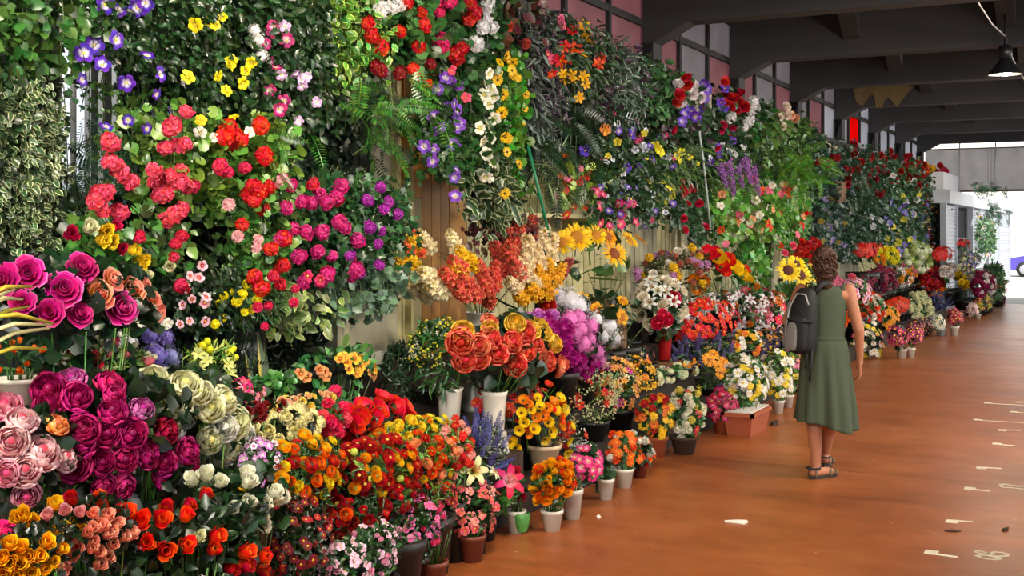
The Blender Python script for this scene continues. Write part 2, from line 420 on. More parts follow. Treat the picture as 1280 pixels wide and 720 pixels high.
def leaf_obj(kind, m, parent, M):
    if kind not in _LM: _LM[kind] = meshT('leaf', LEAF[kind], [m])
    o = bpy.data.objects.new('leaf', _LM[kind]); COL.objects.link(o); o.parent = parent; o.matrix_basis = Matrix(M)
    o.material_slots[0].link = 'OBJECT'; o.material_slots[0].material = m
    return o
def frames(P, Tip, Nrm, S):
    Y = Tip / (np.linalg.norm(Tip, axis=1, keepdims=True) + 1e-9)
    Z = Nrm - (Nrm * Y).sum(1, keepdims=True) * Y; Z /= (np.linalg.norm(Z, axis=1, keepdims=True) + 1e-9)
    X = np.cross(Y, Z); n = len(P); M = np.zeros((n, 4, 4)); S = np.asarray(S)[:, None]
    M[:, :3, 0] = X * S; M[:, :3, 1] = Y * S; M[:, :3, 2] = Z * S; M[:, :3, 3] = P; M[:, 3, 3] = 1
    return M
CENT = dict(rose=None, bud='#3d6b1e', open5='#e8d23a', poppy='#3b3a10', ranun='#6b7a1c', daisy='#d8b020', gerbera='#6a3a10', sun='#3a1c08', lily='#b5521a', star='#c9a020', trumpet='#8a9a20',
            spike='#3d6b1e', glad='#4d7b1e', floret='#e6c832', geran='#c03a4a')
def centre(kind, pm, cen=None):
    h = cen or CENT.get(kind)
    return plain('heart_' + h.strip('#'), h, .8) if h else pm
def facing(P):
    P = Vector(P if P is not None else (-4, 6, 1.5)); c = (Vector((0, 0, CAMH)) - P).normalized()
    return np.array((Vector((1.0, -.1, .5)) * .55 + c * .75).normalized())
# ------------------------------------------------------------------ the hall
XW = -4.5          # inner face of the planked wall
Y0, Y1 = -3.0, 31.95
def floor_mat():
    m, nt, N, L, b = newmat('worn_terracotta_floor')
    tc = N.new('ShaderNodeTexCoord')
    def noise(sc, st=(1, 1, 1), det=6, rough=.65):
        mp = N.new('ShaderNodeMapping'); mp.inputs['Scale'].default_value = st; L.new(tc.outputs['Object'], mp.inputs[0])
        n = N.new('ShaderNodeTexNoise'); n.inputs['Scale'].default_value = sc; n.inputs['Detail'].default_value = det; n.inputs['Roughness'].default_value = rough
        L.new(mp.outputs[0], n.inputs['Vector']); return n.outputs['Fac']
    def ramp(src, stops):
        r = N.new('ShaderNodeValToRGB'); cr = r.color_ramp
        while len(cr.elements) < len(stops): cr.elements.new(.5)
        for e, (p, c) in zip(cr.elements, stops): e.position = p; e.color = c
        L.new(src, r.inputs[0]); return r.outputs[0]
    def mix(a, bb, f, mode='MULTIPLY'):
        x = N.new('ShaderNodeMix'); x.data_type = 'RGBA'; x.blend_type = mode
        if isinstance(f, float): x.inputs[0].default_value = f
        else: L.new(f, x.inputs[0])
        L.new(a, x.inputs[6]); L.new(bb, x.inputs[7]); return x.outputs[2]
    base = ramp(noise(.9), [(.3, rgba('#814522')), (.5, rgba('#97532a')), (.7, rgba('#a76135'))])
    streak = ramp(noise(2.2, (.35, 3.2, 1)), [(.3, (.72, .70, .68, 1)), (.6, (1, 1, 1, 1))])
    c = mix(base, streak, .45)
    blot = ramp(noise(5, det=8), [(.28, (.55, .5, .5, 1)), (.42, (1, 1, 1, 1))]); c = mix(c, blot, .8)
    blot2 = ramp(noise(1.6, (.6, 1.6, 1), det=9, rough=.75), [(.30, (.62, .58, .56, 1)), (.48, (1, 1, 1, 1)), (.70, (1.15, 1.12, 1.08, 1))]); c = mix(c, blot2, .8)
    fine = ramp(noise(60, det=3), [(.2, (.75, .72, .7, 1)), (.5, (1, 1, 1, 1)), (.82, (1.12, 1.1, 1.08, 1))]); c = mix(c, fine, .85)
    spk = ramp(noise(23, det=2, rough=.3), [(.76, (0, 0, 0, 1)), (.79, (1, 1, 1, 1))]); ob = N.new('ShaderNodeRGB'); ob.outputs[0].default_value = rgba('#c9a183'); c = mix(c, ob.outputs[0], spk, 'MIX')
    # expansion joint across the hall
    sp = N.new('ShaderNodeSeparateXYZ'); L.new(tc.outputs['Object'], sp.inputs[0])
    md = N.new('ShaderNodeMath'); md.operation = 'ADD'; md.inputs[1].default_value = -9.0; L.new(sp.outputs[1], md.inputs[0])
    wb = N.new('ShaderNodeMath'); wb.operation = 'MULTIPLY_ADD'; wb.inputs[1].default_value = .03; wb.inputs[2].default_value = -.015; L.new(noise(3), wb.inputs[0])
    sm = N.new('ShaderNodeMath'); sm.operation = 'ADD'; L.new(md.outputs[0], sm.inputs[0]); L.new(wb.outputs[0], sm.inputs[1])
    pp = N.new('ShaderNodeMath'); pp.operation = 'PINGPONG'; pp.inputs[1].default_value = 3.13; L.new(sm.outputs[0], pp.inputs[0])
    j = ramp(pp.outputs[0], [(0.007, (.35, .30, .27, 1)), (.014, (1, 1, 1, 1))]); c = mix(c, j, .8)
    L.new(c, b.inputs['Base Color'])
    rr = N.new('ShaderNodeMapRange'); rr.inputs['To Min'].default_value = .22; rr.inputs['To Max'].default_value = .46; L.new(noise(1.7, (.5, 2, 1)), rr.inputs['Value']); L.new(rr.outputs[0], b.inputs['Roughness'])
    bp = N.new('ShaderNodeBump'); bp.inputs['Strength'].default_value = .25; bp.inputs['Distance'].default_value = .004; L.new(noise(35, det=6), bp.inputs['Height']); L.new(bp.outputs[0], b.inputs['Normal'])
    b.inputs['Specular IOR Level'].default_value = .5
    return m
fl = part('floor', box(-4.7, 6.0, Y0, Y1 + .3, -.12, 0), floor_mat(), None, smooth=False); struct(fl)
st = part('street_ground', box(-40, 60, Y1 + .3, 120, -.14, -.02), plain('pale_asphalt', '#b8b4ac', .9, noise=.12, scale=.6), None, smooth=False); struct(st)
sg = part('side_pavement', box(6.0, 40, -20, Y1 + .3, -.14, -.02), plain('pale_asphalt', '#b8b4ac'), None, smooth=False); struct(sg)

# planked wall: one board after another
boards = dict(white=plain('white_board', '#f0eee8', .6), dark=plain('shade_dark_board', '#22281f', .7, noise=.3, scale=3, stretch=(3, 3, .4)), pine=plain('pine_board', '#cf9440', .5, noise=.28, scale=3, stretch=(6, 6, .5), bump=.05),  # dark boards carry the shade between the foliage in their colour
              cream=plain('cream_board', '#c9c08c', .55, noise=.16, scale=2.5, stretch=(3, 3, .4)),
              pale=plain('pale_board', '#c9c5b2', .6, noise=.15, scale=2.5, stretch=(3, 3, .4)),
              olive=plain('olive_board', '#a8a386', .6, noise=.22, scale=2.5, stretch=(3, 3, .4)))
wall = bpy.data.objects.new('wall_left', None); COL.objects.link(wall); wall.location = (XW, 0, 0); struct(wall)
def Yw(px): return at(px, 300, XW).y
dbk = plain('dark_backing', '#2a261f', .9)
part('backing', box(-.20, -.035, Y0, Yw(80), 0, 3.34), dbk, wall, smooth=False)
part('backing', box(-.20, -.035, Yw(80), Yw(150), 0, 1.95), dbk, wall, smooth=False)
part('backing', box(-.20, -.035, Yw(150), Y1, 0, 3.34), dbk, wall, smooth=False)
w2_ = bpy.data.objects.new('window_2', None); COL.objects.link(w2_); w2_.location = (XW, 0, 0); struct(w2_)
for q_ in range(5):
    yq = Yw(80) + (Yw(150) - Yw(80)) * q_ / 4
    part('window_bar', box(-.05, -.02, yq - .006, yq + .006, 1.95, 3.3), plain('white_board', '#f0eee8', .6), w2_, smooth=False)
y = 1.2; k = 0
bm_cache = {}
while y < 30.8:
    wd = .132 if y < 16 else .27
    g = .006
    yc = y + wd / 2
    if Yw(80) < yc < Yw(149): kind = 'white'
    elif yc < Yw(468): kind = 'dark'
    elif yc < Yw(487): kind = 'pale'
    elif yc < Yw(524): kind = 'mix'
    elif yc < Yw(585): kind = 'pine'
    elif yc < Yw(790): kind = 'cream'
    else: kind = 'olive' if (k // 7) % 2 else 'cream'
    gap = any(abs(yc - Yw(p)) < wd * .5 for p in (850, 957, 1041))
    if not gap:
        dx = random.uniform(-.004, .004)
        if kind == 'white':
            part('board', box(-.034, dx, -wd / 2 + g, wd / 2 - g, 0, 1.95), boards['dark'], wall, (0, yc, 0), smooth=False)
        elif kind == 'mix':
            part('board', box(-.034, dx, -wd / 2 + g, wd / 2 - g, 0, 2.0), boards['cream'], wall, (0, yc, 0), smooth=False)
            part('board', box(-.034, dx + .006, -wd / 2 + g, wd / 2 - g, 2.004, 3.3), boards['pine'], wall, (0, yc, 0), smooth=False)
        else:
            if (wd, kind) not in bm_cache: bm_cache[(wd, kind)] = meshT('board', box(-.034, 0, -wd / 2 + g, wd / 2 - g, 0, 3.3), [boards[kind]], False)
            link('board', bm_cache[(wd, kind)], wall, (dx, yc, 0))
    y += wd; k += 1
# posts and battens
for p, w_, m_ in ((491, .05, 'cream'), (508, .03, 'cream'), (840, .07, 'olive'), (862, .10, 'olive'), (962, .14, 'olive')):
    part('post', box(0, .05, -w_ / 2, w_ / 2, 0, 3.2), boards[m_], wall, (0, Yw(p), 0), smooth=False)
# window band above the planks
steel = plain('dark_painted_steel', '#171617', .7)
def pane_mat(name, col, tr=.75):
    m, nt, N, L, b = newmat(name)
    tc = N.new('ShaderNodeTexCoord'); nz = N.new('ShaderNodeTexNoise'); nz.inputs['Scale'].default_value = 2.2; nz.inputs['Detail'].default_value = 5; L.new(tc.outputs['Object'], nz.inputs[0])
    r = N.new('ShaderNodeValToRGB'); c = lin(col); r.color_ramp.elements[0].position = .3; r.color_ramp.elements[1].position = .7
    r.color_ramp.elements[0].color = (*[x * .78 for x in c], 1); r.color_ramp.elements[1].color = (*c, 1); L.new(nz.outputs[0], r.inputs[0])
    b.inputs['Roughness'].default_value = .5; L.new(r.outputs[0], b.inputs['Base Color'])
    t = N.new('ShaderNodeBsdfTranslucent'); L.new(r.outputs[0], t.inputs[0]); mx = N.new('ShaderNodeMixShader'); mx.inputs[0].default_value = tr
    L.new(b.outputs[0], mx.inputs[1]); L.new(t.outputs[0], mx.inputs[2]); L.new(mx.outputs[0], N['Material Output'].inputs[0]); return m
P_pink = pane_mat('old_pink_pane', '#b4868c'); P_white = pane_mat('milky_pane', '#cfced4'); P_red = pane_mat('red_pane', '#ff1408', .95); P_dim = pane_mat('dusty_pane', '#aca4a8'); P_lite = pane_mat('bright_pane', '#d9d6da', .85)
win = bpy.data.objects.new('window_1', None); COL.objects.link(win); win.location = (XW, 0, 0); struct(win)
part('sill', box(-.16, .05, Y0, Y1, 3.30, 3.38), steel, win, smooth=False)
part('rail', box(-.05, .03, Y0, Y1, 3.92, 3.99), steel, win, smooth=False)
part('rail', box(-.05, .03, Y0, Y1, 4.42, 4.52), steel, win, smooth=False)
BAY = 3.13; beamY = [11.93 + BAY * i for i in range(-5, 7)]
for bi, by in enumerate(beamY[:-1] + [beamY[-1]]):
    for q in range(3):
        ya = by + q * BAY / 3
        if ya > Y1 - .6: continue
        part('mullion', box(-.05, .035, -.03, .03, 3.36, 4.45), steel, win, (0, ya, 0), smooth=False)
        if bi < 5: m1 = P_pink
        elif bi == 5: m1 = [P_pink, P_dim, P_pink][q]
        elif bi in (6, 7): m1 = [P_pink, P_dim, P_pink][q] if bi == 6 else [P_dim, P_pink, P_white][q]
        elif bi == 8: m1 = [P_white, P_red, P_white][q]
        else: m1 = P_white if bi == 9 else P_lite
        if bi == 5: m1 = [P_pink, P_dim, P_pink][q]
        m2 = P_pink if bi < 5 else (P_dim if bi < 8 else P_white)
        part('pane', box(-.02, -.008, .03, BAY / 3 - .03, 3.38, 3.92), m1, win, (0, ya, 0), smooth=False)
        part('pane', box(-.02, -.008, .03, BAY / 3 - .03, 3.99, 4.42), m2, win, (0, ya, 0), smooth=False)

# concrete roof: slab, cross beams with haunches, two lengthwise beams
conc = plain('dark_painted_concrete', '#313033', .75, noise=.18, scale=1.2, bump=.1)
conc2 = plain('dark_roof_slab', '#1f1e20', .8, noise=.15, scale=1.0)
roof = part('ceiling', box(-4.75, 6.2, Y0, Y1 + .2, 4.62, 4.8), conc2, None, smooth=False); struct(roof)
def beam_T():
    w = .13
    prof = [(-4.48, 3.36), (-4.36, 3.74), (-3.98, 3.93), (5.0, 3.93), (5.4, 3.74), (5.5, 3.5), (5.7, 3.5), (5.7, 4.64), (-4.48, 4.64)]
    n = len(prof); v = [(x, -w, z) for x, z in prof] + [(x, w, z) for x, z in prof]
    f = [tuple(range(n)), tuple(range(2 * n - 1, n - 1, -1))] + [(i, i + n, (i + 1) % n + n, (i + 1) % n) for i in range(n)]
    return T(v, f)
bmesh_ = meshT('ceiling_beam', beam_T(), [conc], False)
for i, by in enumerate(beamY):
    if by > Y1: continue
    b = link('ceiling_beam', bmesh_, None, (0, by, 0)); struct(b)
    if i > 0:
        c1 = struct(part('wall_column', box(-4.62, -4.36, -.13, .13, 3.39, 3.74), conc, None, (0, by, 0), smooth=False))
        c2 = struct(part('wall_column', box(5.4, 5.7, -.13, .13, 0, 3.6), conc, None, (0, by, 0), smooth=False))
def purlin_T(L_):
    w = .10
    prof = [(.13, 4.12), (.55, 4.40), (L_ - .55, 4.40), (L_ - .13, 4.12), (L_ - .13, 4.63), (.13, 4.63)]
    n = len(prof); v = [(-w, y_, z) for y_, z in prof] + [(w, y_, z) for y_, z in prof]
    f = [tuple(range(n)), tuple(range(2 * n - 1, n - 1, -1))] + [(i, i + n, (i + 1) % n + n, (i + 1) % n) for i in range(n)]
    return T(v, f)
pmesh = meshT('lengthwise_beam', purlin_T(BAY), [conc], False)
for by in beamY[:-1]:
    for xx in (-2.95, -1.2, 1.4, 3.6):
        struct(link('lengthwise_beam', pmesh, None, (xx, by, 0)))
# peeled patch of old plaster on the fourth beam
pb = beamY[8] - .133
pp_ = [(-3.66, 4.55), (-3.3, 4.56), (-2.6, 4.60), (-1.95, 4.60), (-2.05, 4.42), (-2.3, 4.2), (-2.5, 4.02), (-2.62, 4.12), (-2.8, 4.0), (-2.95, 4.18), (-3.1, 4.06), (-3.22, 4.2), (-3.4, 4.0), (-3.52, 4.2), (-3.6, 4.1)]
def on_planeY(px, py, Y):
    t = (px - 640.0) / F_PX; d = Y / (CY + SY * t); return Vector((d * (-SY + CY * t), Y, CAMH - (py - HORIZON) / F_PX * d))
pp_ = []
for qx, qy in [(710, 296), (760, 290), (850, 284), (925, 278), (912, 292), (900, 300), (882, 322), (866, 344), (858, 353), (846, 350), (838, 334), (826, 328), (814, 338), (806, 360), (794, 358), (785, 360), (783, 330), (776, 316), (766, 318), (752, 340), (742, 352), (733, 350), (720, 338), (714, 318)]:
    q_ = on_planeY(800 + qx * .375, qy * .375, pb); pp_.append((q_.x, q_.z + .06))
n_ = len(pp_)
struct(part('peeled_plaster', T([(x, pb - .012, z - .06) for x, z in pp_] + [(x, pb, z - .06) for x, z in pp_], [tuple(range(n_))] + [(i, (i + 1) % n_, (i + 1) % n_ + n_, i + n_) for i in range(n_)]),
            plain('ochre_plaster', '#6b5a3a', .9, noise=.3, scale=5), None, smooth=False))
# canvas end wall with seams
canv = pane_mat('white_canvas', '#b9b4b2', .35)
cw = bpy.data.objects.new('wall_end', None); COL.objects.link(cw); cw.location = (0, Y1 - .3, 0); struct(cw)
x = -4.45; rg = np.random.default_rng(2)
steelg = plain('galvanised_steel', '#c4c4c8', .5, .2)
while x < 6:
    x2 = x + .83; nx, nz = 10, 5; V, U, Fc = [], [], []
    for i in range(nz + 1):
        for j in range(nx + 1):
            V.append((x + (x2 - x) * j / nx, .035 * math.sin(j * 1.1 + i * 1.3 + x * 3) + rg.uniform(-.012, .012), 2.82 + 1.03 * i / nz)); U.append((j / nx, i / nz))
    for i in range(nz):
        for j in range(nx): a = i * (nx + 1) + j; Fc.append((a, a + 1, a + nx + 2, a + nx + 1))
    part('canvas_panel', T(V, Fc, U), canv, cw)
    part('seam_pole', tube([(x2, -.06, 2.8), (x2, -.06, 4.1)], .018, 6), steelg, cw)
    x = x2
part('edge_rail', box(-4.45, 6, -.04, .04, 2.78, 2.83), plain('brown_rail', '#5a4640', .7), cw, smooth=False)
part('edge_rail', box(-4.45, 6, -.03, .03, 3.845, 3.875), plain('brown_rail', '#5a4640'), cw, smooth=False)

# ------------------------------------------------------------------ white booth with roller shutters at the far end
XB = -3.65
bw = plain('white_booth_paint', '#d8dde4', .5)
booth = thing('market_booth', 'white market booth with roller shutters past the end of the flower wall', 'booth', (XB, 28.9, 0))
yb1 = 17.4
part('fascia', box(-.8, .12, 0, yb1, 2.45, 2.76), bw, booth, smooth=False)
part('upper_fascia', box(-.8, .0, -.1, 2.7, 2.762, 3.16), plain('white_fascia', '#e6e8ee', .5), booth, smooth=False)
part('back_panel', box(-.85, -.75, 0, yb1, 0, 2.7), bw, booth, smooth=False)
for yy in (0.0, 2.05, 5.4, 9.6, 13.4, 17.3):
    part('post', box(-.08, .06, yy - .05, yy + .05, 0, 2.45), plain('booth_post', '#aeb4bd', .4, .3), booth, smooth=False)
def shutter(ya, yb, par):
    n = 26; ts = []
    pr = []
    for i in range(n * 2 + 1):
        pr.append((.012 if i % 2 else -.012, i / (n * 2) * 2.42))
    v = [(x_, ya, z) for x_, z in pr] + [(x_, yb, z) for x_, z in pr]; m_ = len(pr)
    return part('roller_shutter', T(v, [(i, i + 1, i + 1 + m_, i + m_) for i in range(m_ - 1)]), plain('white_shutter', '#cfd5de', .5), par, smooth=False)
for ya, yb in ((.05, 2.0), (5.5, 9.5), (9.7, 13.3), (13.5, 17.2)): shutter(ya, yb, booth)
wd_ = plain('booth_wood', '#8a6236', .6, noise=.2, scale=3)
part('side_panel', box(-.7, -.05, 2.1, 2.14, 0, 2.4), wd_, booth, smooth=False); part('back_board', box(-.72, -.68, 2.1, 5.35, 0, 2.4), wd_, booth, smooth=False)
part('door', box(-.04, 0, 4.3, 4.36, 0, 2.4), plain('dark_booth_door', '#4a3a30', .6), booth, smooth=False)
for z in (.95, 1.6): part('shelf', box(-.66, -.08, 2.2, 5.3, z, z + .04), bw, booth, smooth=False)

# ------------------------------------------------------------------ the street beyond: pale building and a parked purple car
bld = thing('street_building', 'overexposed pale building across the street beyond the hall', 'building', (-8, 75, 0))
part('wall', box(-20, 40, 0, 6, -.02, 12), plain('pale_render', '#efeae2', .8), bld, smooth=False)
for i in range(9): 
    part('window', box(-16 + i * 6, -14 + i * 6, -.08, .02, 2, 5), plain('pale_window', '#b8c2cc', .3), bld, smooth=False)
car = thing('car', 'purple-blue car parked in the bright street beyond the hall', 'car', tuple(on_floor(1256, 346, -.02)), 0)
cp = plain('purple_car_paint', '#5a4fae', .25, .2)
side = [(0, .35), (0.02, .62), (.25, .78), (1.0, .92), (1.55, 1.36), (2.9, 1.40), (3.75, .98), (4.15, .92), (4.2, .4), (3.75, .25), (.45, .25)]
n_ = len(side)
V = [(x, 0, z) for x, z in side] + [(x, 1.6, z) for x, z in side]
part('body', T(V, [tuple(range(n_)), tuple(range(2 * n_ - 1, n_ - 1, -1))] + [(i, i + n_, (i + 1) % n_ + n_, (i + 1) % n_) for i in range(n_)]), cp, car, smooth=False)
gl = plain('car_glass', '#20262e', .1)
part('side_window', T([(1.12, -.01, .95), (1.6, -.01, 1.3), (2.2, -.01, 1.33), (2.2, -.01, .95)], [(0, 1, 2, 3)]), gl, car)
part('side_window', T([(2.28, -.01, .95), (2.28, -.01, 1.33), (2.85, -.01, 1.34), (3.5, -.01, .98)], [(0, 1, 2, 3)]), gl, car)
for xw in (.75, 3.4):
    wh = part('wheel', xf(lathe([(0, -.1), (.30, -.1), (.32, -.06), (.32, .06), (.30, .1), (0, .1)], 18, False), Matrix.Rotation(math.pi / 2, 4, 'X')), plain('tyre', '#1c1c1e', .8), car, (xw, .02, .31))
    part('hubcap', xf(lathe([(0, .11), (.19, .115), (.2, .09)], 14, False), Matrix.Rotation(math.pi / 2, 4, 'X')), plain('hubcap', '#b9bcc4', .3, .6), wh)
part('door_seam', box(2.2, 2.22, -.012, 0, .35, .95), plain('seam', '#26203f', .6), car, smooth=False)

# ------------------------------------------------------------------ tiers behind and under the flowers, crates, hanging rails, shelf
darkwood = plain('dark_stained_wood', '#2b1f16', .8, noise=.3, scale=4, stretch=(4, .4, 4))
for nm, x0, x1, zt in (('first', -3.6, -3.3, .2), ('second', -3.9, -3.6, .45), ('third', -4.2, -3.9, .7), ('top', -4.33, -4.2, .9)):
    tr = thing('display_step', f'{nm} dark wooden step of the stand under the flowers', 'display stand', (0, 0, 0))
    for s0 in np.arange(2.0, 26.4, 2.45):
        part('tread', box(x0 + .004, x1 - .004, s0, s0 + 2.44, zt - .03, zt - .002), darkwood, tr, smooth=False)
        part('leg', box(x0 + .02, x0 + .06, s0 + .04, s0 + .08, 0, zt - .03), darkwood, tr, smooth=False)
    part('riser', box(x1 - .025, x1 - .006, 2.0, 26.5, 0.002, zt - .031), darkwood, tr, smooth=False)
rails = thing('hanging_rail_frame', 'dark steel rails on the wall that carry the hanging plants', 'rail frame', (-4.3, 0, 0))
for z in (2.45, 3.25):
    part('rail', tube([(0, 1.5, z), (0, 28.6, z)], .012, 5), steel, rails)
for yy in np.arange(2, 28.6, 3.13):
    part('bracket', tube([(-.13, yy, 3.25), (0, yy, 3.25), (0, yy, 2.45)], .010, 5), steel, rails)
CR = plain('crate_wood', '#7a5230', .7, noise=.3, scale=4, stretch=(1, 4, 4))
CRD = plain('dark_crate_wood', '#3a2a1c', .8, noise=.3, scale=4, stretch=(1, 4, 4))
def crate(label, cx, cy, z0, z1, w, d, mat=CR, rz=0.0, ns=3):
    c = thing('wooden_crate', label, 'crate', (cx, cy, z0 + .001), rz); h = z1 - z0 - .002
    for sx in (-1, 1):
        for sy in (-1, 1): part('corner_post', box(sx * (d / 2 - .012) - .012, sx * (d / 2 - .012) + .012, sy * (w / 2 - .012) - .012, sy * (w / 2 - .012) + .012, 0, h), mat, c, smooth=False)
    if w > h * 1.3:
        for k in range(ns):
            a = -w / 2 + w * k / ns + .004
            for sx in (-1, 1): part('slat', box(sx * d / 2 - .006, sx * d / 2 + .006, a, a + w / ns - .008, 0.0, h - .012), mat, c, smooth=False)
    else:
        for k in range(ns):
            a = h * k / ns + .003
            for sx in (-1, 1): part('slat', box(sx * d / 2 - .006, sx * d / 2 + .006, -w / 2, w / 2, a, a + h / ns - .008), mat, c, smooth=False)
    for k in range(2):
        for sy in (-1, 1): part('slat', box(-d / 2, d / 2, sy * w / 2 - .006, sy * w / 2 + .006, h * k / 2 + .003, h * (k + 1) / 2 - .006), mat, c, smooth=False)
    part('top_board', box(-d / 2 - .004, d / 2 + .004, -w / 2 - .004, w / 2 + .004, h - .012, h), mat, c, smooth=False)
    return c

# ------------------------------------------------------------------ lamps
def lamp(x, y, label, aim=None, power=None):
    t = thing('pendant_lamp', label, 'lamp', (x, y, 3.56))
    sh = plain('dark_lamp_metal', '#26272a', .35, .5)
    part('shade', lathe([(.185, 0), (.178, .03), (.09, .14), (.06, .18), (.055, .20)], 28, False), sh, t)
    part('housing', lathe([(.06, .19), (.075, .20), (.075, .32), (.05, .34), (0, .34)], 20), sh, t)
    part('stem', tube([(0, 0, .33), (0, 0, .86)], .016, 8), sh, t)
    part('bulb', ball(.07, 12, 8, 0, .8, .04), plain('lamp_glow', '#fff4e0', .5, emit=14), t)
    part('reflector', lathe([(.18, .006), (.12, .08), (.05, .12)], 24, False), plain('reflector_white', '#e9e6df', .3), t)
    d = bpy.data.lights.new('lamp_light', 'SPOT'); d.energy = LAMP_W; d.spot_size = math.radians(150); d.spot_blend = .5; d.color = (1, .86, .66); d.shadow_soft_size = .12
    o = bpy.data.objects.new('lamp_light', d); COL.objects.link(o); o.parent = t; o.location = (0, 0, -.05)
    if power: d.energy = power
    if aim: o.rotation_euler = (Vector(aim) - Vector((x, y, 3.5))).to_track_quat('-Z', 'Y').to_euler(); d.spot_size = math.radians(120)
    return t
LAMP_W = 190
lamp(-1.2, 14.75, 'grey pendant lamp with a conical shade lit under the dark beams')
for i, (xx, yy) in enumerate(((-2.1, 1.2), (-2.0, 4.6), (.9, 8.0), (.9, 11.5), (.9, 17.8), (.9, 23.5))):  # unseen lamps added out of view to brighten the flower displays
    lamp(xx, yy, 'unseen lamp added to light the displays, ' + ['above the near flower bank', 'above the middle of the near aisle', 'right of the aisle, nearest of four', 'right of the aisle, second of four', 'right of the aisle, third of four', 'right of the aisle, farthest of four'][i], (-3.9, yy + 1.0, 1.3), 260 if i < 2 else 420)
con = tag(part('power_cable', tube([at(1222, 2, -1.24), at(1240, 30, -1.22), (-1.2, 14.75, 4.0)], .008, 6), plain('cable_white', '#c9c9cc', .5), None), 'pale power cable running along the ceiling to the pendant lamp', 'cable')
con2 = tag(part('power_cable', tube([(-1.2, 14.75, 3.92), at(1270, 82, -1.1), at(1295, 125, -1.0)], .008, 6), plain('cable_white', '#c9c9cc'), None), 'pale power cable drooping from the pendant lamp to the right', 'cable')

# ------------------------------------------------------------------ painted floor marks
wp = plain('worn_white_paint', '#ded3bb', .7, noise=.12, scale=20)
def strip(p0, p1, w, name='stroke', par=None, z=.002):
    a, b = Vector(p0), Vector(p1); d = (b - a); d.z = 0; d.normalize(); n = Vector((-d.y, d.x, 0)) * (w / 2); up = Vector((0, 0, z)); dn = Vector((0, 0, .0003))
    v = [a - n + dn, b - n + dn, b + n + dn, a + n + dn, a - n + up, b - n + up, b + n + up, a + n + up]; o = Vector(par.location)
    return part(name, T([tuple(q - o) for q in v], [(4, 5, 6, 7), (0, 1, 5, 4), (1, 2, 6, 5), (2, 3, 7, 6), (3, 0, 4, 7)]), wp, par, smooth=False)
marks = [(1155, 691, 1196, 698, 'up', 'nearest white L-shaped tick with a small square on the floor'), (1183, 650, 1218, 650.5, 'dn', 'second nearest white L-shaped tick on the floor'),
         (1205, 611, 1238, 614, 'up', 'third white L-shaped tick on the floor, beside the cut-off numeral'), (1221, 584, 1253, 584, 'dn', 'fourth white tick from the camera on the floor'),
         (1240, 555, 1268, 558, 'up', 'fifth white tick from the camera on the floor'), (1248, 537, 1276, 537, 'dn', 'sixth white tick from the camera on the floor'),
         (1217, 525, 1300, 528, 'up', 'longer white line with a square end crossing the right aisle floor'), (1262, 515, 1300, 517, 'up', 'short white tick between the two long floor lines'),
         (1230, 504, 1300, 506.5, 'up', 'farthest long white line with a square end on the floor'), (1270, 502, 1300, 503, 'dn', 'farthest short white tick at the right edge of the picture')]
for x0, y0, x1, y1, sd, lb in marks:
    a, b = on_floor(x0, y0), on_floor(x1, y1); b.y = a.y + (b.y - a.y) * .3
    t = thing('floor_marking', lb, 'floor marking', (a.x, a.y, 0))
    strip(a, b, .032, 'line', t); s = .055 * (1 if sd == 'up' else -1)
    c = a + Vector((.035, s * .5 + (.01 if sd == 'up' else -.01), 0)); strip(c - Vector((.035, 0, 0)), c + Vector((.035, 0, 0)), .065, 'square', t, .0024)
def curve_mark(pts, w, par, closed=True):
    P = [on_floor(x, y) for x, y in pts]
    if closed: P.append(P[0])
    for i in range(len(P) - 1): strip(P[i], P[i + 1] + (P[i + 1] - P[i]).normalized() * w * .3, w, 'stroke', par)
def O(x, y): return (1140 + x / 6, 590 + y / 6)
t = thing('floor_marking', 'worn white painted numeral of two looped digits at the lower right of the floor', 'floor marking', tuple(on_floor(1220, 690)))
curve_mark([O(478, 590), O(520, 596), O(560, 610), O(600, 625), O(650, 634), O(712, 630), O(716, 618), O(680, 606), O(620, 600), O(590, 612), O(560, 622), O(520, 612), O(482, 604)], .019, t)
curve_mark([O(480, 628), O(520, 624), O(560, 628), O(600, 634), O(650, 642), O(664, 652), O(620, 658), O(560, 652), O(520, 642)], .019, t)
t = thing('floor_marking', 'worn white painted numeral cut off by the right picture edge', 'floor marking', tuple(on_floor(1252, 607)))
curve_mark([O(655, 96), O(700, 92), O(740, 100), O(800, 108), O(860, 106)], .03, t, False)
curve_mark([O(660, 100), O(680, 116), O(740, 118), O(860, 132)], .018, t, False)
# litter
scrap = plain('white_paper', '#e8e4da', .7)
def litter(pts, label, mat=scrap, h=.006, nm='paper_scrap', cat='litter'):
    P = [on_floor(x, y) for x, y in pts]; c = sum(P, Vector()) / len(P); n = len(P)
    v = [(p.x - c.x, p.y - c.y, .001) for p in P] + [(p.x - c.x, p.y - c.y, h + .004 * (i % 2)) for i, p in enumerate(P)]
    o = part(nm, T(v, [tuple(range(n, 2 * n))] + [(i, (i + 1) % n, (i + 1) % n + n, i + n) for i in range(n)]), mat, None, (c.x, c.y, 0), smooth=False)
    return tag(o, label, cat)
litter([(905, 651.6), (920, 651.4), (933, 651), (935, 653.5), (930, 656), (920, 654.2), (907, 653)], 'torn white paper scrap lying on the open floor left of the marks')
litter([(745, 646), (749, 645), (751, 647), (747, 648)], 'tiny white petal on the floor by the white pots')
litter([(1253, 663.6), (1258, 663), (1261, 661.6), (1260, 664.4), (1255, 665)], 'small dark crumpled leaf on the floor above the numeral', plain('dry_leaf', '#3a2416', .8), .015, 'dry_leaf')
litter([(1180, 663.5), (1190, 663), (1202, 664.5), (1194, 665.6), (1184, 665)], 'flattened dark dry leaf on the floor between the two nearest ticks', plain('dry_leaf', '#3a2416'), .004, 'dry_leaf')
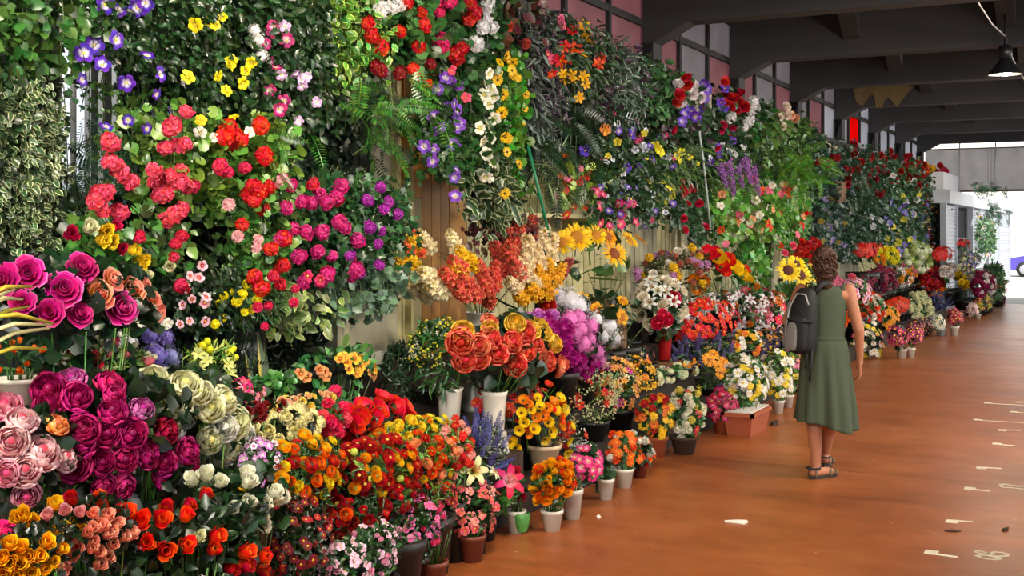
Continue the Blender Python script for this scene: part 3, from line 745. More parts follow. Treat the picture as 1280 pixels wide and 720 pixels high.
litter([(964, 529), (972, 528), (973, 532), (966, 533)], 'small dark object lying on the floor beside the terracotta trough', plain('dry_leaf', '#3a2416'), .02, 'floor_debris')

# ------------------------------------------------------------------ plants
POTM = dict(white=plain('white_pot', '#cfc9bb', .45), cream=plain('cream_pot', '#cbb391', .5, noise=.1, scale=6), brown=plain('brown_pot', '#6e3322', .5), terra=plain('terracotta_pot', '#a24f2c', .7, noise=.12, scale=6),
            black=plain('black_bucket', '#161514', .5), grey=plain('grey_pot', '#9aa0a0', .5, noise=.1, scale=5), red=plain('red_vase', '#8a1114', .2), zinc=plain('zinc', '#8f918a', .45, .4), wicker=plain('wicker', '#4a3424', .8, noise=.4, scale=30, bump=.6))
soil = plain('potting_soil', '#20160f', .95)
def pot_shape(rt, rb, h, kind='pot'):
    if kind == 'flare':  # tall flower vase
        return lathe([(rb, 0), (rb * 1.02, .02 * h), (rb + (rt - rb) * .4, .55 * h), (rt * .93, .88 * h), (rt * 1.06, h), (rt * 1.0, h), (rt * .86, .86 * h)], 28)
    if kind == 'jug':
        return lathe([(rb, 0), (rb * 1.02, .1 * h), (rb * .9, .35 * h), (rt * 1.1, .85 * h), (rt, h), (rt * .85, h), (rt * .8, .8 * h)], 28)
    return lathe([(rb, 0), (rb + (rt - rb) * .84, .82 * h), (rt * 1.06, .84 * h), (rt * 1.09, h), (rt * .98, h), (rt * .93, .86 * h), (rt * .9, .8 * h)], 24)
def add_pot(root, mat, rt, rb, h, kind='pot', off=(0, 0, 0)):
    nm = {'flare': 'vase', 'jug': 'jug'}.get(kind, 'pot' if mat != 'black' else 'bucket')
    p = part(nm, pot_shape(rt, rb, h, kind), POTM[mat], root, off)
    part('soil', lathe([(rt * .93, h * .84), (0, h * .86)], 16, False), soil, p)
    return p
LAREA = dict(ovate=.36, broad=.50, lance=.20, round=.5, ivy=.42, wide=.6, straight=.6)
def stems(root, z0, z1, r0, r1, n, col='#41671f'):
    ts = []
    for k in range(n):
        a = random.uniform(0, 6.28); q = math.sqrt(random.random())
        p0 = Vector((math.cos(a) * r0 * q, math.sin(a) * r0 * q, z0)); p1 = Vector((math.cos(a) * r1 * q, math.sin(a) * r1 * q, z1))
        ts.append(tube([p0, (p0 + p1) / 2 + Vector((0, 0, 0)), p1], .0035, 3))
    return part('stems', joinT(ts), leafm(col), root, kind='stuff')
JT_MAX = 9.0
def put_blooms(root, base, specs_pts, X):
    """specs_pts: list of (kind, colour, centre colour, edge, size_px, [(world pos, normal)])"""
    joined = {}
    for kind, col, cen, edge, spx, pts in specs_pts:
        pm = pet(col, cen if kind in ('open5', 'floret', 'star', 'lily', 'rose', 'poppy', 'trumpet', 'glad', 'tulip', 'bud', 'peony', 'geran') else None, edge); cm = centre(kind, pm, cen if kind in ('daisy', 'gerbera', 'sun', 'ranun') else None)
        for P, n in pts:
            s = spx * mpp(PXREF[0], X) * .5 * random.uniform(.84, 1.16)
            M = rot_to(n, random.uniform(0, 6.28), s, tuple(np.array(P) - base))
            if spx >= JT_MAX and NB.get(root.name, 0) < 290:
                NB[root.name] = NB.get(root.name, 0) + 1
                bloom_obj(kind, pm, cm, root, M)
            else: joined.setdefault((kind, pm, cm), []).append(np.array(M))
    if joined:
        items, mats = [], []
        for (kind, pm, cm), Ms in joined.items():
            items.append((bloomT(kind), np.array(Ms), len(mats))); mats += [pm, cm]
        link('small_flowers', scatter('small_flowers', items, mats), root, kind='stuff')
NB = {}; PXREF = [640]
def nrm(v): return v / (np.linalg.norm(v, axis=-1, keepdims=True) + 1e-9)
def fol_mat(m): return leafm(*m) if isinstance(m, tuple) else leafm(m)
def plant(name, label, cat, c, r, X, leaf=None, blooms=(), at_=(), pot=None, group=None, depth=None, base_z=None, stemcol='#41671f', extra=None, lean=0.0, top=True):
    """c, r: centre and half size of the flower mass in photo pixels on the plane at X"""
    cx, cy = c
    if cx > 1040:
        blooms = [(b[0], b[1], b[2] * .80, int(b[3] * 1.5)) + tuple(b[4:]) for b in blooms]
    m = mpp(cx, X); C = np.array(at(cx, cy, X)); PXREF[0] = cx
    ax_ = (depth if depth else min(r[0], r[1]) * m * .8); az = r[1] * m
    th = math.atan2(abs(C[0]), C[1]); w2 = (r[0] * m * .96) ** 2 - (ax_ * math.cos(th)) ** 2
    ay = math.sqrt(max(w2, (.45 * r[0] * m) ** 2)) / math.sin(th); ay = min(ay, max(1.3, r[0] * m))
    if pot: ay = min(ay, r[0] * m * 1.15)
    # pot
    if pot:
        pm_, pcx, pyt, pyb, pw, pk = pot
        pp = at(pcx, pyb, X) if base_z != 'floor' else on_floor(pcx, pyb); zb = max(pp.z, 0.0)
        if abs(zb - tier_z(pp.x)) < .06: zb = tier_z(pp.x)
        h = (pyb - pyt) * m; rt = pw * m / 2
        base = np.array([pp.x, pp.y, zb])
    else:
        zb = tier_z(X) if base_z is None else base_z; base = np.array([C[0], C[1], zb])
        h = max(.08, min(.32, C[2] - az * .75 - zb)); rt = min(.14, max(.05, min(ay, .5) * .5)); pk = 'pot'; pm_ = 'black'
    root = thing(name, label, cat, tuple(base), 0, group)
    if pm_ == 'trough':
        pass
    elif pot or ay < .42: add_pot(root, pm_, rt, rt * (.72 if pk != 'jug' else 1.5), h, pk)
    else:
        nb = int(math.ceil(ay / .34))
        for q in range(nb): add_pot(root, pm_, rt, rt * .72, h, pk, (0, (q - (nb - 1) / 2) * (ay * 1.5 / nb), 0))
    # centre of the mass relative to base
    zt = C[2] - az * .5 - zb
    if zt > h * .8: stems(root, h * .75, max(zt, h), rt * .5, ay * .5, 14 if m < .006 else 8, stemcol)
    Fd = facing(C)
    # foliage
    if leaf:
        for lf in (leaf if isinstance(leaf, list) else [leaf]):
            kind, mc, spx, dens = lf[:4]; npart = lf[4] if len(lf) > 4 else 0
            mat = fol_mat(mc); s = spx * m
            area_ = math.pi * r[0] * r[1]; n = int(dens * 4.6 * area_ / (spx * spx * LAREA.get(kind, .42))); n = max(30, min(n, 3600))
            d = nrm(RNG.normal(0, 1, (n, 3))); d[:, 2] = np.abs(d[:, 2]) * np.where(RNG.random(n) < .60, 1, -1)
            keep = (d @ Fd > -.35); d = d[keep]; n = len(d)
            rad = RNG.uniform(.5, .97, n) ** .7
            dn_ = np.where(d[:, 2] < 0, max(1.0, min(2.2, (C[2] - zb - .12) / az * .9)), 1.0)
            P = C + d * np.array([ax_, ay, az]) * rad[:, None] * np.stack([np.ones(n), np.ones(n), dn_], 1)
            P[:, 2] = np.maximum(P[:, 2], zb + min(h * .7, .08)); P[:, 0] = np.maximum(P[:, 0], -4.40 + s * (.6 if kind in ('straight', 'fern', 'wide', 'blade') else .3))
            tip = nrm(d * .8 + RNG.normal(0, .5, (n, 3)) + np.array([0.1, 0, .25])); nn = nrm(d + Fd * .5 + RNG.normal(0, .45, (n, 3)) + np.array([0, 0, .5]))
            S = s * RNG.uniform(.7, 1.25, n)
            P = P - tip * S[:, None] * .6
            M = frames(P - base, tip, nn, S)
            M = M[: ]
            if npart and spx >= 10:
                idx = np.argsort(-(rad))[:npart]; rest = np.setdiff1d(np.arange(n), idx)
                for i in idx: leaf_obj(kind, mat, root, M[i])
                M = M[rest]
            if len(M): link('foliage', scatter('foliage', [(LEAF[kind], M, 0)], [mat]), root, kind='stuff')
    sp = []
    tot = sum(b[3] for b in blooms)
    if tot:
        K = int(tot * 2.6) + 8; dd = fib(K, 1.0)
        q = Matrix.Rotation(random.uniform(0, 6.28), 3, 'Z'); dd = dd @ np.array(q).T
        dd = dd[(dd @ Fd > -.22 + 0.0) & (dd[:, 2] > -.72)]
        if len(dd) < tot: dd = np.concatenate([dd, nrm(RNG.normal(0, 1, (tot - len(dd), 3)) * .6 + Fd)])
        RNG.shuffle(dd); dd = dd[:tot]; i0 = 0
        for b in blooms:
            kind, col, spx, n = b[:4]; cen = b[4] if len(b) > 4 else None; edge = b[5] if len(b) > 5 else None
            zone = b[6] if len(b) > 6 else None
            pts = []
            for d in dd[i0:i0 + n]:
                if zone is not None: d = nrm(d * .55 + np.array(zone))
                d2 = nrm(d + RNG.normal(0, .10, 3)); P = C + d2 * np.array([ax_, ay, az]) * random.uniform(.78, 1.07)
                P[2] = max(P[2], zb + .03); P[0] = max(P[0], -4.4)
                nn = nrm(d2 * .8 + Fd * .55 + np.array([0, 0, .15]) + RNG.normal(0, .16, 3))
                if kind in ('spike', 'glad'): nn = nrm(d2 * .8 + np.array([0, 0, .7])); P = P - nn * spx * m * .4
                pts.append((P, nn))
            i0 += n; sp.append((kind, col, cen, edge, spx, pts))
    for b in at_:
        kind, col, spx, xy = b[:4]; cen = b[4] if len(b) > 4 else None; edge = b[5] if len(b) > 5 else None
        pts = []
        for (x, y) in xy:
            u = (x - cx) / r[0]; v = (y - cy) / r[1]; q = max(0.0, 1 - u * u - v * v)
            P = np.array(at(x, y, X + ax_ * (math.sqrt(q) * .9 + random.uniform(-.04, .06))))
            nn = nrm(Fd * (.7 + .5 * q) + np.array([0, u * .55, -v * .55 + .1]) + RNG.normal(0, .15, 3))
            if kind in ('spike', 'glad'):
                nn = nrm(np.array([.12, (P[1] - C[1]) * 1.3, max(.15, (P[2] - C[2]) + az * 1.2)])); P = P - nn * spx * m * .5 * 1.1
            pts.append((P, nn))
        sp.append((kind, col, cen, edge, spx, pts))
    put_blooms(root, base, sp, X)
    if extra: extra(root, base, C, m)
    return root

def hang(name, label, rect, X, leaf, blooms=(), at_=(), cat='hanging plant', group=None, thick=.22, ragged=.55, flow=1.0, dens=1.0):
    """a plant hanging in strands; rect in photo pixels on the plane at X"""
    x0, y0, x1, y1 = rect; cx = (x0 + x1) / 2; m = mpp(cx, X); PXREF[0] = cx
    A = at(x0, 300, X); B = at(x1, 300, X); ya, yb = A.y, B.y
    zt = CAMH - (y0 - HORIZON) * m; zb = CAMH - (y1 - HORIZON) * m
    base = np.array([X, (ya + yb) / 2, zt]); root = thing(name, label, cat, tuple(base), 0, group)
    Fd = facing(base); H = zt - zb; Wd = yb - ya
    ns = 0
    for li, lf in enumerate(leaf if isinstance(leaf, list) else [leaf]):
        kind, mc, spx, dn = lf[:4]; npart = lf[4] if len(lf) > 4 else 0
        mat = fol_mat(mc); s = spx * m
        if x0 > 960: spx = spx * .72
        mat = fol_mat(mc); s = spx * m
        n = int(dn * dens * 4.6 * (x1 - x0) * (y1 - y0) / (spx * spx * LAREA.get(kind, .42))); n = max(30, min(n, 5200))
        nst = max(6, int(Wd * thick / (s * s * 2.0))); nst = min(nst, 60)
        sy = RNG.uniform(0, 1, nst); sx = RNG.uniform(-.5, .5, nst)
        top_ = RNG.uniform(0, .22, nst); ln = 1 - ragged * RNG.random(nst) ** 1.3 * (0.4 + .6 * np.abs(sy * 2 - 1))
        k = RNG.integers(0, nst, n); t_ = RNG.random(n)
        z = zt - H * (top_[k] + (ln[k] - top_[k]) * t_)
        bul = np.sqrt(np.maximum(0.05, 1 - (t_ * 1.2 - .45) ** 2))
        P = np.stack([X + sx[k] * thick * bul + RNG.normal(0, s * .5, n), ya + Wd * sy[k] + RNG.normal(0, s * .8, n) + .02 * np.sin(t_ * 9 + k), z + RNG.normal(0, s * .3, n)], 1)
        P[:, 0] = np.maximum(P[:, 0], -4.42 + s * .55)
        side = RNG.normal(0, 1, (n, 3)); side[:, 0] = np.abs(side[:, 0]) * np.where(RNG.random(n) < .8, 1, -1); tip = nrm(side * .75 + np.array([.45, -.1, -.75 * flow])); nn = nrm(Fd + RNG.normal(0, .5, (n, 3)))
        S = s * RNG.uniform(.65, 1.25, n)
        M = frames(P - base, tip, nn, S)
        if npart:
            idx = np.argsort(-P[:, 0])[:npart]
            for i in idx: leaf_obj(kind, mat, root, M[i])
            M = np.delete(M, idx, 0)
        if len(M): link('foliage', scatter('foliage', [(LEAF[kind], M, 0)], [mat]), root, kind='stuff')
        if li == 0:
            ts = []
            for i in range(min(nst, 12)):
                yy = ya + Wd * sy[i] - base[1]; xx = sx[i] * thick
                ts.append(tube([(xx * .3, yy * .9, 0.02), (xx, yy, -H * top_[i] - .03), (xx, yy + .02, -H * (top_[i] + ln[i]) / 2), (xx, yy, -H * ln[i])], .003, 3))
            part('vines', joinT(ts), leafm('#4a5a2a'), root, kind='stuff')
    sp = []
    for b in blooms:
        kind, col, spx, n = b[:4]; cen = b[4] if len(b) > 4 else None; edge = b[5] if len(b) > 5 else None; z_ = b[6] if len(b) > 6 else (0, 0, 1, 1)
        pts = []
        for k in range(n):
            u = z_[0] + (z_[2] - z_[0]) * ((k + random.random()) / n if n > 3 else random.random()); v = z_[1] + (z_[3] - z_[1]) * random.random()
            P = np.array([X + thick * .55 + random.uniform(-.05, .04), ya + Wd * u, zt - H * v])
            nn = nrm(Fd + RNG.normal(0, .45, 3)) if kind not in ('spike', 'glad') else nrm(np.array([.3, 0, -1.0]) + RNG.normal(0, .1, 3))
            pts.append((P, nn))
        sp.append((kind, col, cen, edge, spx, pts))
    for b in at_:
        kind, col, spx, xy = b[:4]; cen = b[4] if len(b) > 4 else None; edge = b[5] if len(b) > 5 else None
        pts = []
        for (x, y) in xy:
            P = np.array(at(x, y, X + thick * .6 + random.uniform(-.03, .04)))
            nn = nrm(Fd + np.array([.1, 0, -.1]) + RNG.normal(0, .42, 3)) if kind not in ('spike', 'glad') else nrm(np.array([.25, .0, -1.0]) + RNG.normal(0, .06, 3))
            pts.append((P, nn))
        sp.append((kind, col, cen, edge, spx, pts))
    put_blooms(root, base, sp, X)
    return root
# ------------------------------------------------------------------ colours
MAG='#b8106c'; HOT='#dc1f74'; CORAL='#ee4640'; RED='#cf0d0c'; DRED='#7c0812'; ORA='#ee5a14'; AMB='#f19a14'; YEL='#f6cf14'; LEM='#efe23a'; CRE='#ece3a8'; WHI='#efece2'
LIL='#a884d4'; VIO='#5a28b4'; LPI='#efb0b8'; PIN='#e86a9a'; SAL='#f08068'; PEA='#f2b47c'; BUR='#5c0f26'; LAV='#6a64b8'; PUR='#8c2ca0'
GD='#1b3719'; GM='#2f5d26'; GB='#58962a'; GG='#566f5c'; GL='#93b53a'; GK='#10240f'; GBL='#2a4a3a'; GPUR='#3a2a34'
def S3(l, s=.4444, ox=0, oy=400): return [(ox + x * s, oy + y * s) for x, y in l]

# ======================= left bank, nearest rows =======================
GBK = 'cut flowers in buckets on the near left bank'
plant('yellow_rosebud_bunch', 'bunch of yellow rosebuds filling the bottom left corner', 'flowers', (45, 690), (66, 40), -2.72, ('ovate', GK, 15, .7),
      at_=[('bud', AMB, 21, S3([(60,515),(65,630),(185,590),(300,505),(395,545),(290,670),(195,690),(130,540),(15,600),(250,590),(340,625),(20,690),(120,640),(100,700)], .1944, 0, 580), None, '#f9c81a')], group=GBK)
plant('yellow_rosebud_bunch', 'short row of yellow rosebuds under the pink peonies', 'flowers', (68, 652), (50, 26), -2.86, ('ovate', GK, 15, .9),
      at_=[('bud', '#f2a90f', 24, S3([(215,375),(380,410),(490,390),(350,262),(110,350),(150,330)], .1944, 0, 580), None, '#f7cf20')], group=GBK)
plant('salmon_rosebud_bunch', 'bunch of salmon-pink rosebuds with deep pink hearts at bottom left', 'flowers', (122, 668), (56, 50), -2.80, ('ovate', GK, 15, .7),
      at_=[('bud', '#f39a7c', 19, S3([(600,320),(690,330),(590,410),(650,400),(690,450),(750,390),(790,465),(605,500),(725,510),(840,450),(690,600),(640,640),(490,530),(465,595),(405,670),(590,545),(640,560),(560,440),(720,430)], .1944, 0, 580), '#e02848', '#f6b49a'),
           ('bud', '#ec9c9c', 19, S3([(310,330),(420,300),(515,310)], .1944, 0, 580), '#d83a60', '#efb4b4')], group=GBK)
plant('pink_carnation_bunch', 'single pink carnation peeping out between the yellow buds and the picture edge', 'flowers', (8, 668), (26, 12), -2.80, ('ovate', GK, 14, .5), at_=[('pom', HOT, 26, [(2, 664), (20, 668)])])
plant('orange_rose_bunch', 'bunch of orange-red roses on dark leaves along the bottom edge', 'flowers', (232, 676), (118, 52), -2.82, ('ovate', GD, 20, .9, 40),
      at_=[('bud', '#ee3c10', 25, S3([(285,515),(350,545),(398,565),(455,562),(523,550),(412,627),(465,648),(524,635),(608,610),(600,645),(692,652),(738,665)]), '#f06a1a', '#f4521a'),
           ('bud', '#b50d0c', 23, S3([(200,505),(530,525),(470,530),(578,495),(690,690),(740,705),(650,700)]), None, '#cf1a12'), ('bud', '#dfe0b0', 18, [(249, 671)])], group=GBK)
plant('white_rose_bunch', 'bunch of white rosebuds with broad green leaves', 'flowers', (300, 628), (66, 52), -2.92, ('broad', GD, 22, 1.0, 60),
      at_=[('bud', '#ecebcf', 24, S3([(540,450),(580,435),(620,455),(695,435),(650,530),(697,512),(745,515),(785,500),(738,572),(770,490),(700,455)]), '#d5d89a', '#f4f3e2')], group=GBK)
plant('pink_peony_bunch', 'pale pink peonies with deeper hearts at the left picture edge', 'flowers', (40, 575), (62, 70), -3.02, ('broad', GK, 24, .8, 30),
      at_=[('peony', '#efbcc0', 48, S3([(60,280),(30,340),(70,420),(180,385),(115,370)]), '#e0486a', '#f6dcd8'), ('peony', '#e88ca6', 40, S3([(75,495),(12,240),(20,430)]), '#d83a68', '#f2bcc4'), ('peony', '#f08a3a', 42, S3([(158,292)]), '#ee5a4a', '#f4b890')], group=GBK)
plant('magenta_peony_bunch', 'big mass of magenta peonies in the left foreground', 'flowers', (150, 545), (104, 84), -3.10, ('broad', GK, 24, .8, 40),
      at_=[('peony', '#b40c62', 42, S3([(135,195),(220,215),(315,255),(235,310),(300,318),(415,375),(460,400),(455,440),(530,370),(370,320),(225,345),(285,400)]), '#8a0848', '#dc3a8c'),
           ('peony', '#c01468', 38, S3([(310,175),(320,210),(135,240),(290,470),(340,470),(225,300),(350,390),(540,405),(210,410)]), '#8a0848', '#d8407e'),
           ('peony', '#b01880', 40, S3([(400,250),(200,165)]), None, '#e28ac8'), ('peony', '#a00a3e', 42, S3([(470,310)]), '#6a0428', '#c8285a')], group=GBK)
plant('white_peony_bunch', 'cream-white peonies beside the magenta peonies', 'flowers', (245, 520), (76, 62), -3.22, ('broad', GD, 22, .8, 30),
      at_=[('peony', '#e6e6b4', 46, S3([(430,170),(520,180),(490,245),(590,250),(590,335),(655,290),(655,360),(560,205),(630,225)]), '#e4dc7a', '#f4f3dc'),
           ('peony', '#ecebda', 36, S3([(630,300),(690,330),(480,300),(640,385),(700,380)]), None, '#f6f5ec')], group=GBK)
plant('pale_lilac_orchid_bunch', 'lilac-pink and white small orchids beside the white peonies', 'flowers', (322, 580), (30, 34), -3.12, ('lance', GM, 14, .7), [('open5', '#c77ac6', 11, 30, '#f0e0ee', '#d9a4dc'), ('open5', '#ecdff0', 10, 14, '#c83a8a')], group=GBK)
plant('white_lily_and_bud_mix', 'mixed white and pink flower buds behind the magenta peonies', 'flowers', (120, 462), (72, 34), -3.45, ('lance', '#6a8a3a', 22, .9, 20),
      [('lily', '#ecdfc0', 22, 14, None, '#f3efdc'), ('bud', '#e07a8c', 13, 12), ('pom', '#e0304e', 12, 7), ('bud', '#e9e6c8', 12, 10)], group=GBK)
plant('lavender_hydrangea', 'upper lavender-blue hydrangea bloom with a white neighbour', 'flowers', (178, 424), (34, 18), -3.62, ('broad', GD, 20, .5), at_=[('ball', '#8a7ad0', 34, [(186, 420), (205, 424)]), ('ball', '#dfe0e8', 30, [(160, 430), (145, 436)])])
plant('lavender_hydrangea', 'lower lavender-blue hydrangea bloom touching the bud mix', 'flowers', (196, 447), (28, 18), -3.52, ('broad', GD, 18, .5), at_=[('ball', '#8272cc', 40, [(193, 446)]), ('ball', '#8f94c8', 30, [(212, 446)])])
# big magenta rose bouquet at the left with its pot, and the wheat-like stalks
plant('magenta_rose_bouquet', 'big magenta roses with peach roses on dark foliage at the left edge', 'flowers', (92, 378), (112, 64), -3.42, ('broad', '#14301a', 26, 1.5, 80), at_=[
      ('rose', '#c4127c', 54, [(35, 341), (80, 361), (152, 385)], '#8a0a50', '#ea70b4'), ('rose', '#b8106c', 40, [(2, 350), (103, 334), (28, 378), (62, 390), (100, 392)], '#7a083e', '#dc4a94'),
      ('rose', '#f2825a', 44, [(124, 368), (163, 362)], '#f5c018', '#f6c0b0'), ('rose', '#f08a6a', 32, [(142, 349), (192, 372), (198, 390), (180, 354)], '#f2a02a', '#f4b8b0')])
def stalks(root, base, C, m):
    for k, (p0, p1) in enumerate([((-26, 398), (66, 404)), ((-30, 420), (64, 406)), ((-26, 376), (40, 358)), ((-30, 440), (62, 410)), ((-28, 450), (58, 436)), ((-20, 388), (28, 374)), ((-24, 412), (36, 383)), ((-30, 398), (18, 362)), ((-30, 404), (24, 396))]):
        a = np.array(at(p0[0], p0[1], -3.0)); b = np.array(at(p1[0], p1[1], -2.98 - .02 * k)); mid = (a + b) / 2 + np.array([0, 0, .02])
        part('stalk', tube([tuple(a - base), tuple(mid - base), tuple(b - base)], [.005, .0075, .004], 5), plain('pale_wheat', '#cfc98e', .6) if k % 2 else plain('yellow_wheat', '#b3a52c', .6), root)
plant('wheat_stalk_bunch', 'striped cream and yellow grass stalks reaching in from the left edge', 'flowers', (-34, 430), (20, 40), -3.0, ('straight', '#6f7a2c', 40, .5), extra=stalks)
plant('flame_flower_pot', 'small orange flame flowers in a pale blue-white pot at the left edge', 'potted plant', (24, 448), (30, 26), -3.22, ('straight', GM, 34, .7), [('bud', '#f07818', 9.5, 9)], pot=('white', 24, 472, 505, 56, 'pot'))

# ======================= left bank, behind =======================
plant('yellow_freesia_pot', 'yellow-green freesia buds with grassy leaves', 'potted plant', (263, 452), (36, 28), -3.72, [('straight', '#5d8a34', 34, 1.2), ('lance', '#b8c860', 16, .5)], at_=[('berry', '#e2df1c', 9.5, [(253, 432), (262, 437), (259, 427), (288, 440), (294, 447), (291, 436)]), ('star', '#dfe48a', 17, [(248, 442), (258, 450), (285, 455), (250, 460), (290, 462)])])
plant('magenta_lily_bunch', 'magenta and pink lilies behind the white peonies', 'flowers', (298, 492), (36, 20), -3.45, ('lance', GD, 16, .7), [('lily', '#cf1466', 20, 12, '#f0a0b8', '#dc3a80'), ('open5', '#ec8aa4', 13, 8)])
plant('dark_palm', 'dark spiky palm leaves behind the yellow freesias', 'potted plant', (300, 424), (44, 44), -3.95, ('fern', '#1c2c1e', 62, .5))
plant('snake_plant', 'snake plant with one broad yellow-edged upright leaf', 'potted plant', (325, 456), (18, 28), -3.86, None, extra=lambda root, base, C, m: [leaf_obj('wide', leafm('#2f4a26', '#a9a22e'), root, np.array(Matrix(frames(np.array([[C[0] + dx, C[1] + dy, C[2] - .16]]) - base, np.array([[0.02, dt, 1.0]]), np.array([[1., -.5, 0]]), [s])[0]))) for dx, dy, dt, s in ((.02, 0, 0, .34), (0, .04, .12, .26), (0, -.05, -.15, .24))])
plant('green_houseplants', 'low bright green leafy plant between the lilies and the amber orchids', 'potted plant', (340, 482), (40, 18), -3.6, ('broad', '#3f7a34', 14, 1.1))
plant('dark_red_rose_bunch', 'dark red roses left of the cream spray roses', 'flowers', (322, 517), (40, 16), -3.32, ('ovate', GK, 12, .8), [('rose', '#720a10', 15, 17, None, '#8f141a'), ('bud', '#e4e2bc', 11, 5)], group=GBK)
plant('peach_rose_bunch', 'small peach and yellow roses in the row behind the cream roses', 'flowers', (378, 506), (44, 14), -3.5, ('ovate', GD, 12, .6), [('rose', '#f0cc3c', 12, 13, None, '#f3de80'), ('rose', '#f0b88c', 12, 13)], group=GBK)
plant('cream_spray_rose_bunch', 'cream spray roses in a dense cluster', 'flowers', (360, 537), (50, 26), -3.28, ('ovate', GK, 12, .6), [('peony', '#e6dc96', 19, 34, '#dccb60', '#f2ecc4')], group=GBK)
plant('hot_pink_carnation_bunch', 'hot pink and coral carnations between the cream roses and the red poppies', 'flowers', (414, 528), (20, 24), -3.32, ('ovate', GM, 10, .6), [('pom', '#e02050', 17, 12), ('pom', '#ea4a5a', 14, 5)], group=GBK)
plant('red_poppy_bunch', 'large scarlet poppies at the back of the near flower bank', 'flowers', (466, 523), (50, 25), -3.4, ('lance', GD, 14, .6), [('poppy', '#d8100a', 25, 24, '#b80a08', '#e8261a')], group=GBK)
plant('yellow_ranunculus_bunch', 'bright yellow and lemon ranunculus behind the orange ones', 'flowers', (510, 545), (60, 22), -3.3, ('lance', '#5f8a2a', 11, .7), [('ranun', '#f2c80e', 15, 34, '#b8a51a', '#f7e040'), ('ranun', '#ee8a14', 13, 8)], group=GBK)
plant('orange_ranunculus_bunch', 'orange, amber and red ranunculus filling the middle of the near bank', 'flowers', (372, 592), (64, 46), -3.1, [('fern', '#5c8a2c', 26, .35), ('lance', GM, 12, .6)], [('ranun', '#f0a010', 19, 24, '#6b7a1c', '#f6c41c'), ('ranun', '#ea6a10', 17, 16, '#4a3a10'), ('ranun', '#b4100e', 19, 22, '#3a2a0c', '#cf241a'), ('ranun', '#f0cf1c', 15, 14)], group=GBK)
plant('red_ranunculus_bunch', 'deep red ranunculus with yellow ones on feathery stems', 'flowers', (462, 590), (64, 44), -3.12, [('fern', '#5c8a2c', 26, .35), ('lance', GM, 12, .6)], [('ranun', '#a80c10', 21, 26, '#c8a83a', '#c4201a'), ('ranun', '#cf1a10', 17, 14), ('ranun', '#f0a010', 17, 12), ('ranun', '#efc41a', 14, 8), ('berry', '#b6bf4a', 9.5, 6)], group=GBK)
plant('peach_ranunculus_bunch', 'peach and orange ranunculus at the right of the near bank', 'flowers', (530, 580), (48, 40), -3.16, ('lance', '#5f8a2a', 12, .8), [('ranun', '#ee8a50', 14, 26, '#d86a20', '#f4b080'), ('ranun', '#e85a18', 14, 16), ('ranun', '#f0c020', 12, 8), ('ranun', '#cc1a14', 13, 12)], group=GBK)
plant('coral_carnation_bunch', 'small coral and pale pink carnations beside the lavender', 'flowers', (566, 563), (28, 38), -3.2, ('lance', '#6a9a3a', 14, .8), [('pom', '#e23428', 13, 18, None), ('pom', '#f0a69a', 11, 20)], group=GBK)
plant('lavender_bunch', 'blue-violet lavender spikes below the white vases', 'flowers', (602, 566), (34, 40), -3.28, ('lance', '#4a5a4e', 12, .8), [('spike', '#4c4a8c', 16, 34), ('spike', '#6a6ab0', 13, 16)], group=GBK)
plant('scarlet_ranunculus_bunch', 'low dark red ranunculus under the near bank edge', 'flowers', (470, 635), (70, 26), -3.05, [('fern', '#4c7a2a', 24, .4), ('lance', GD, 11, .6)], [('ranun', '#9c0a10', 17, 30, '#3a1a0c'), ('ranun', '#d81a12', 13, 14)], at_=[('ranun', '#ee5a10', 19, [(433, 643), (437, 670)])], group=GBK)
plant('burgundy_aster_pot', 'dark burgundy small asters in shade beside the white rosebuds', 'potted plant', (368, 672), (48, 56), -2.98, ('ovate', '#16280f', 9, .8), [('daisy', '#7a0a18', 13, 40), ('daisy', '#a8101c', 10, 26)])
plant('pale_pink_azalea_pot', 'pale pink azalea in bloom at the bottom edge', 'potted plant', (456, 694), (58, 36), -2.93, ('ovate', '#24481c', 9, 1.0), [('open5', '#ecb4cc', 12, 44, None, '#f2d0de'), ('bud', '#e89ab8', 9, 14)])
plant('rose_pink_azalea_pot', 'rose-pink azalea in a brown pot at the bottom edge', 'potted plant', (522, 656), (42, 34), -3.02, ('ovate', '#1e4018', 9, 1.0), [('open5', '#cf4f8c', 11, 40, None, '#e07aae'), ('bud', '#d83a6a', 9, 10)], pot=('brown', 541, 686, 724, 37, 'pot'))
plant('crimson_azalea_pot', 'crimson azalea behind the two azaleas in brown pots', 'potted plant', (540, 622), (34, 24), -3.18, ('ovate', '#1e4018', 9, .9), [('open5', '#a8142c', 11, 30), ('open5', '#cf2a3e', 10, 12)])
plant('coral_azalea_pot', 'coral-pink azalea bush in a brown pot standing out on the floor', 'potted plant', (591, 635), (44, 36), on_floor(590, 695).x, ('ovate', '#1f4219', 9, 1.0), [('open5', '#e04a50', 12, 30, None, '#ec7a78'), ('open5', '#ec8a84', 11, 20), ('rose', '#f05a3c', 17, 2)], pot=('brown', 590, 668, 701, 33, 'pot'), base_z='floor')
plant('white_lily', 'open cream-yellow lily in front of the lavender', 'flowers', (594, 592), (20, 14), -3.16, ('lance', GM, 16, .7), at_=[('lily', '#eeecb0', 38, [(593, 588)], '#d8cf5a', '#f6f5dc'), ('lily', '#e9e8b8', 24, [(617, 590)])])
def wrap(root, base, C, m):
    part('wrapper', lathe([(.028, .012), (.042, .05), (.050, .11), (.044, .12)], 12, False), plain('green_wrap', '#5aa04a', .5, noise=.4, scale=30), root, (.045, -.012, 0))
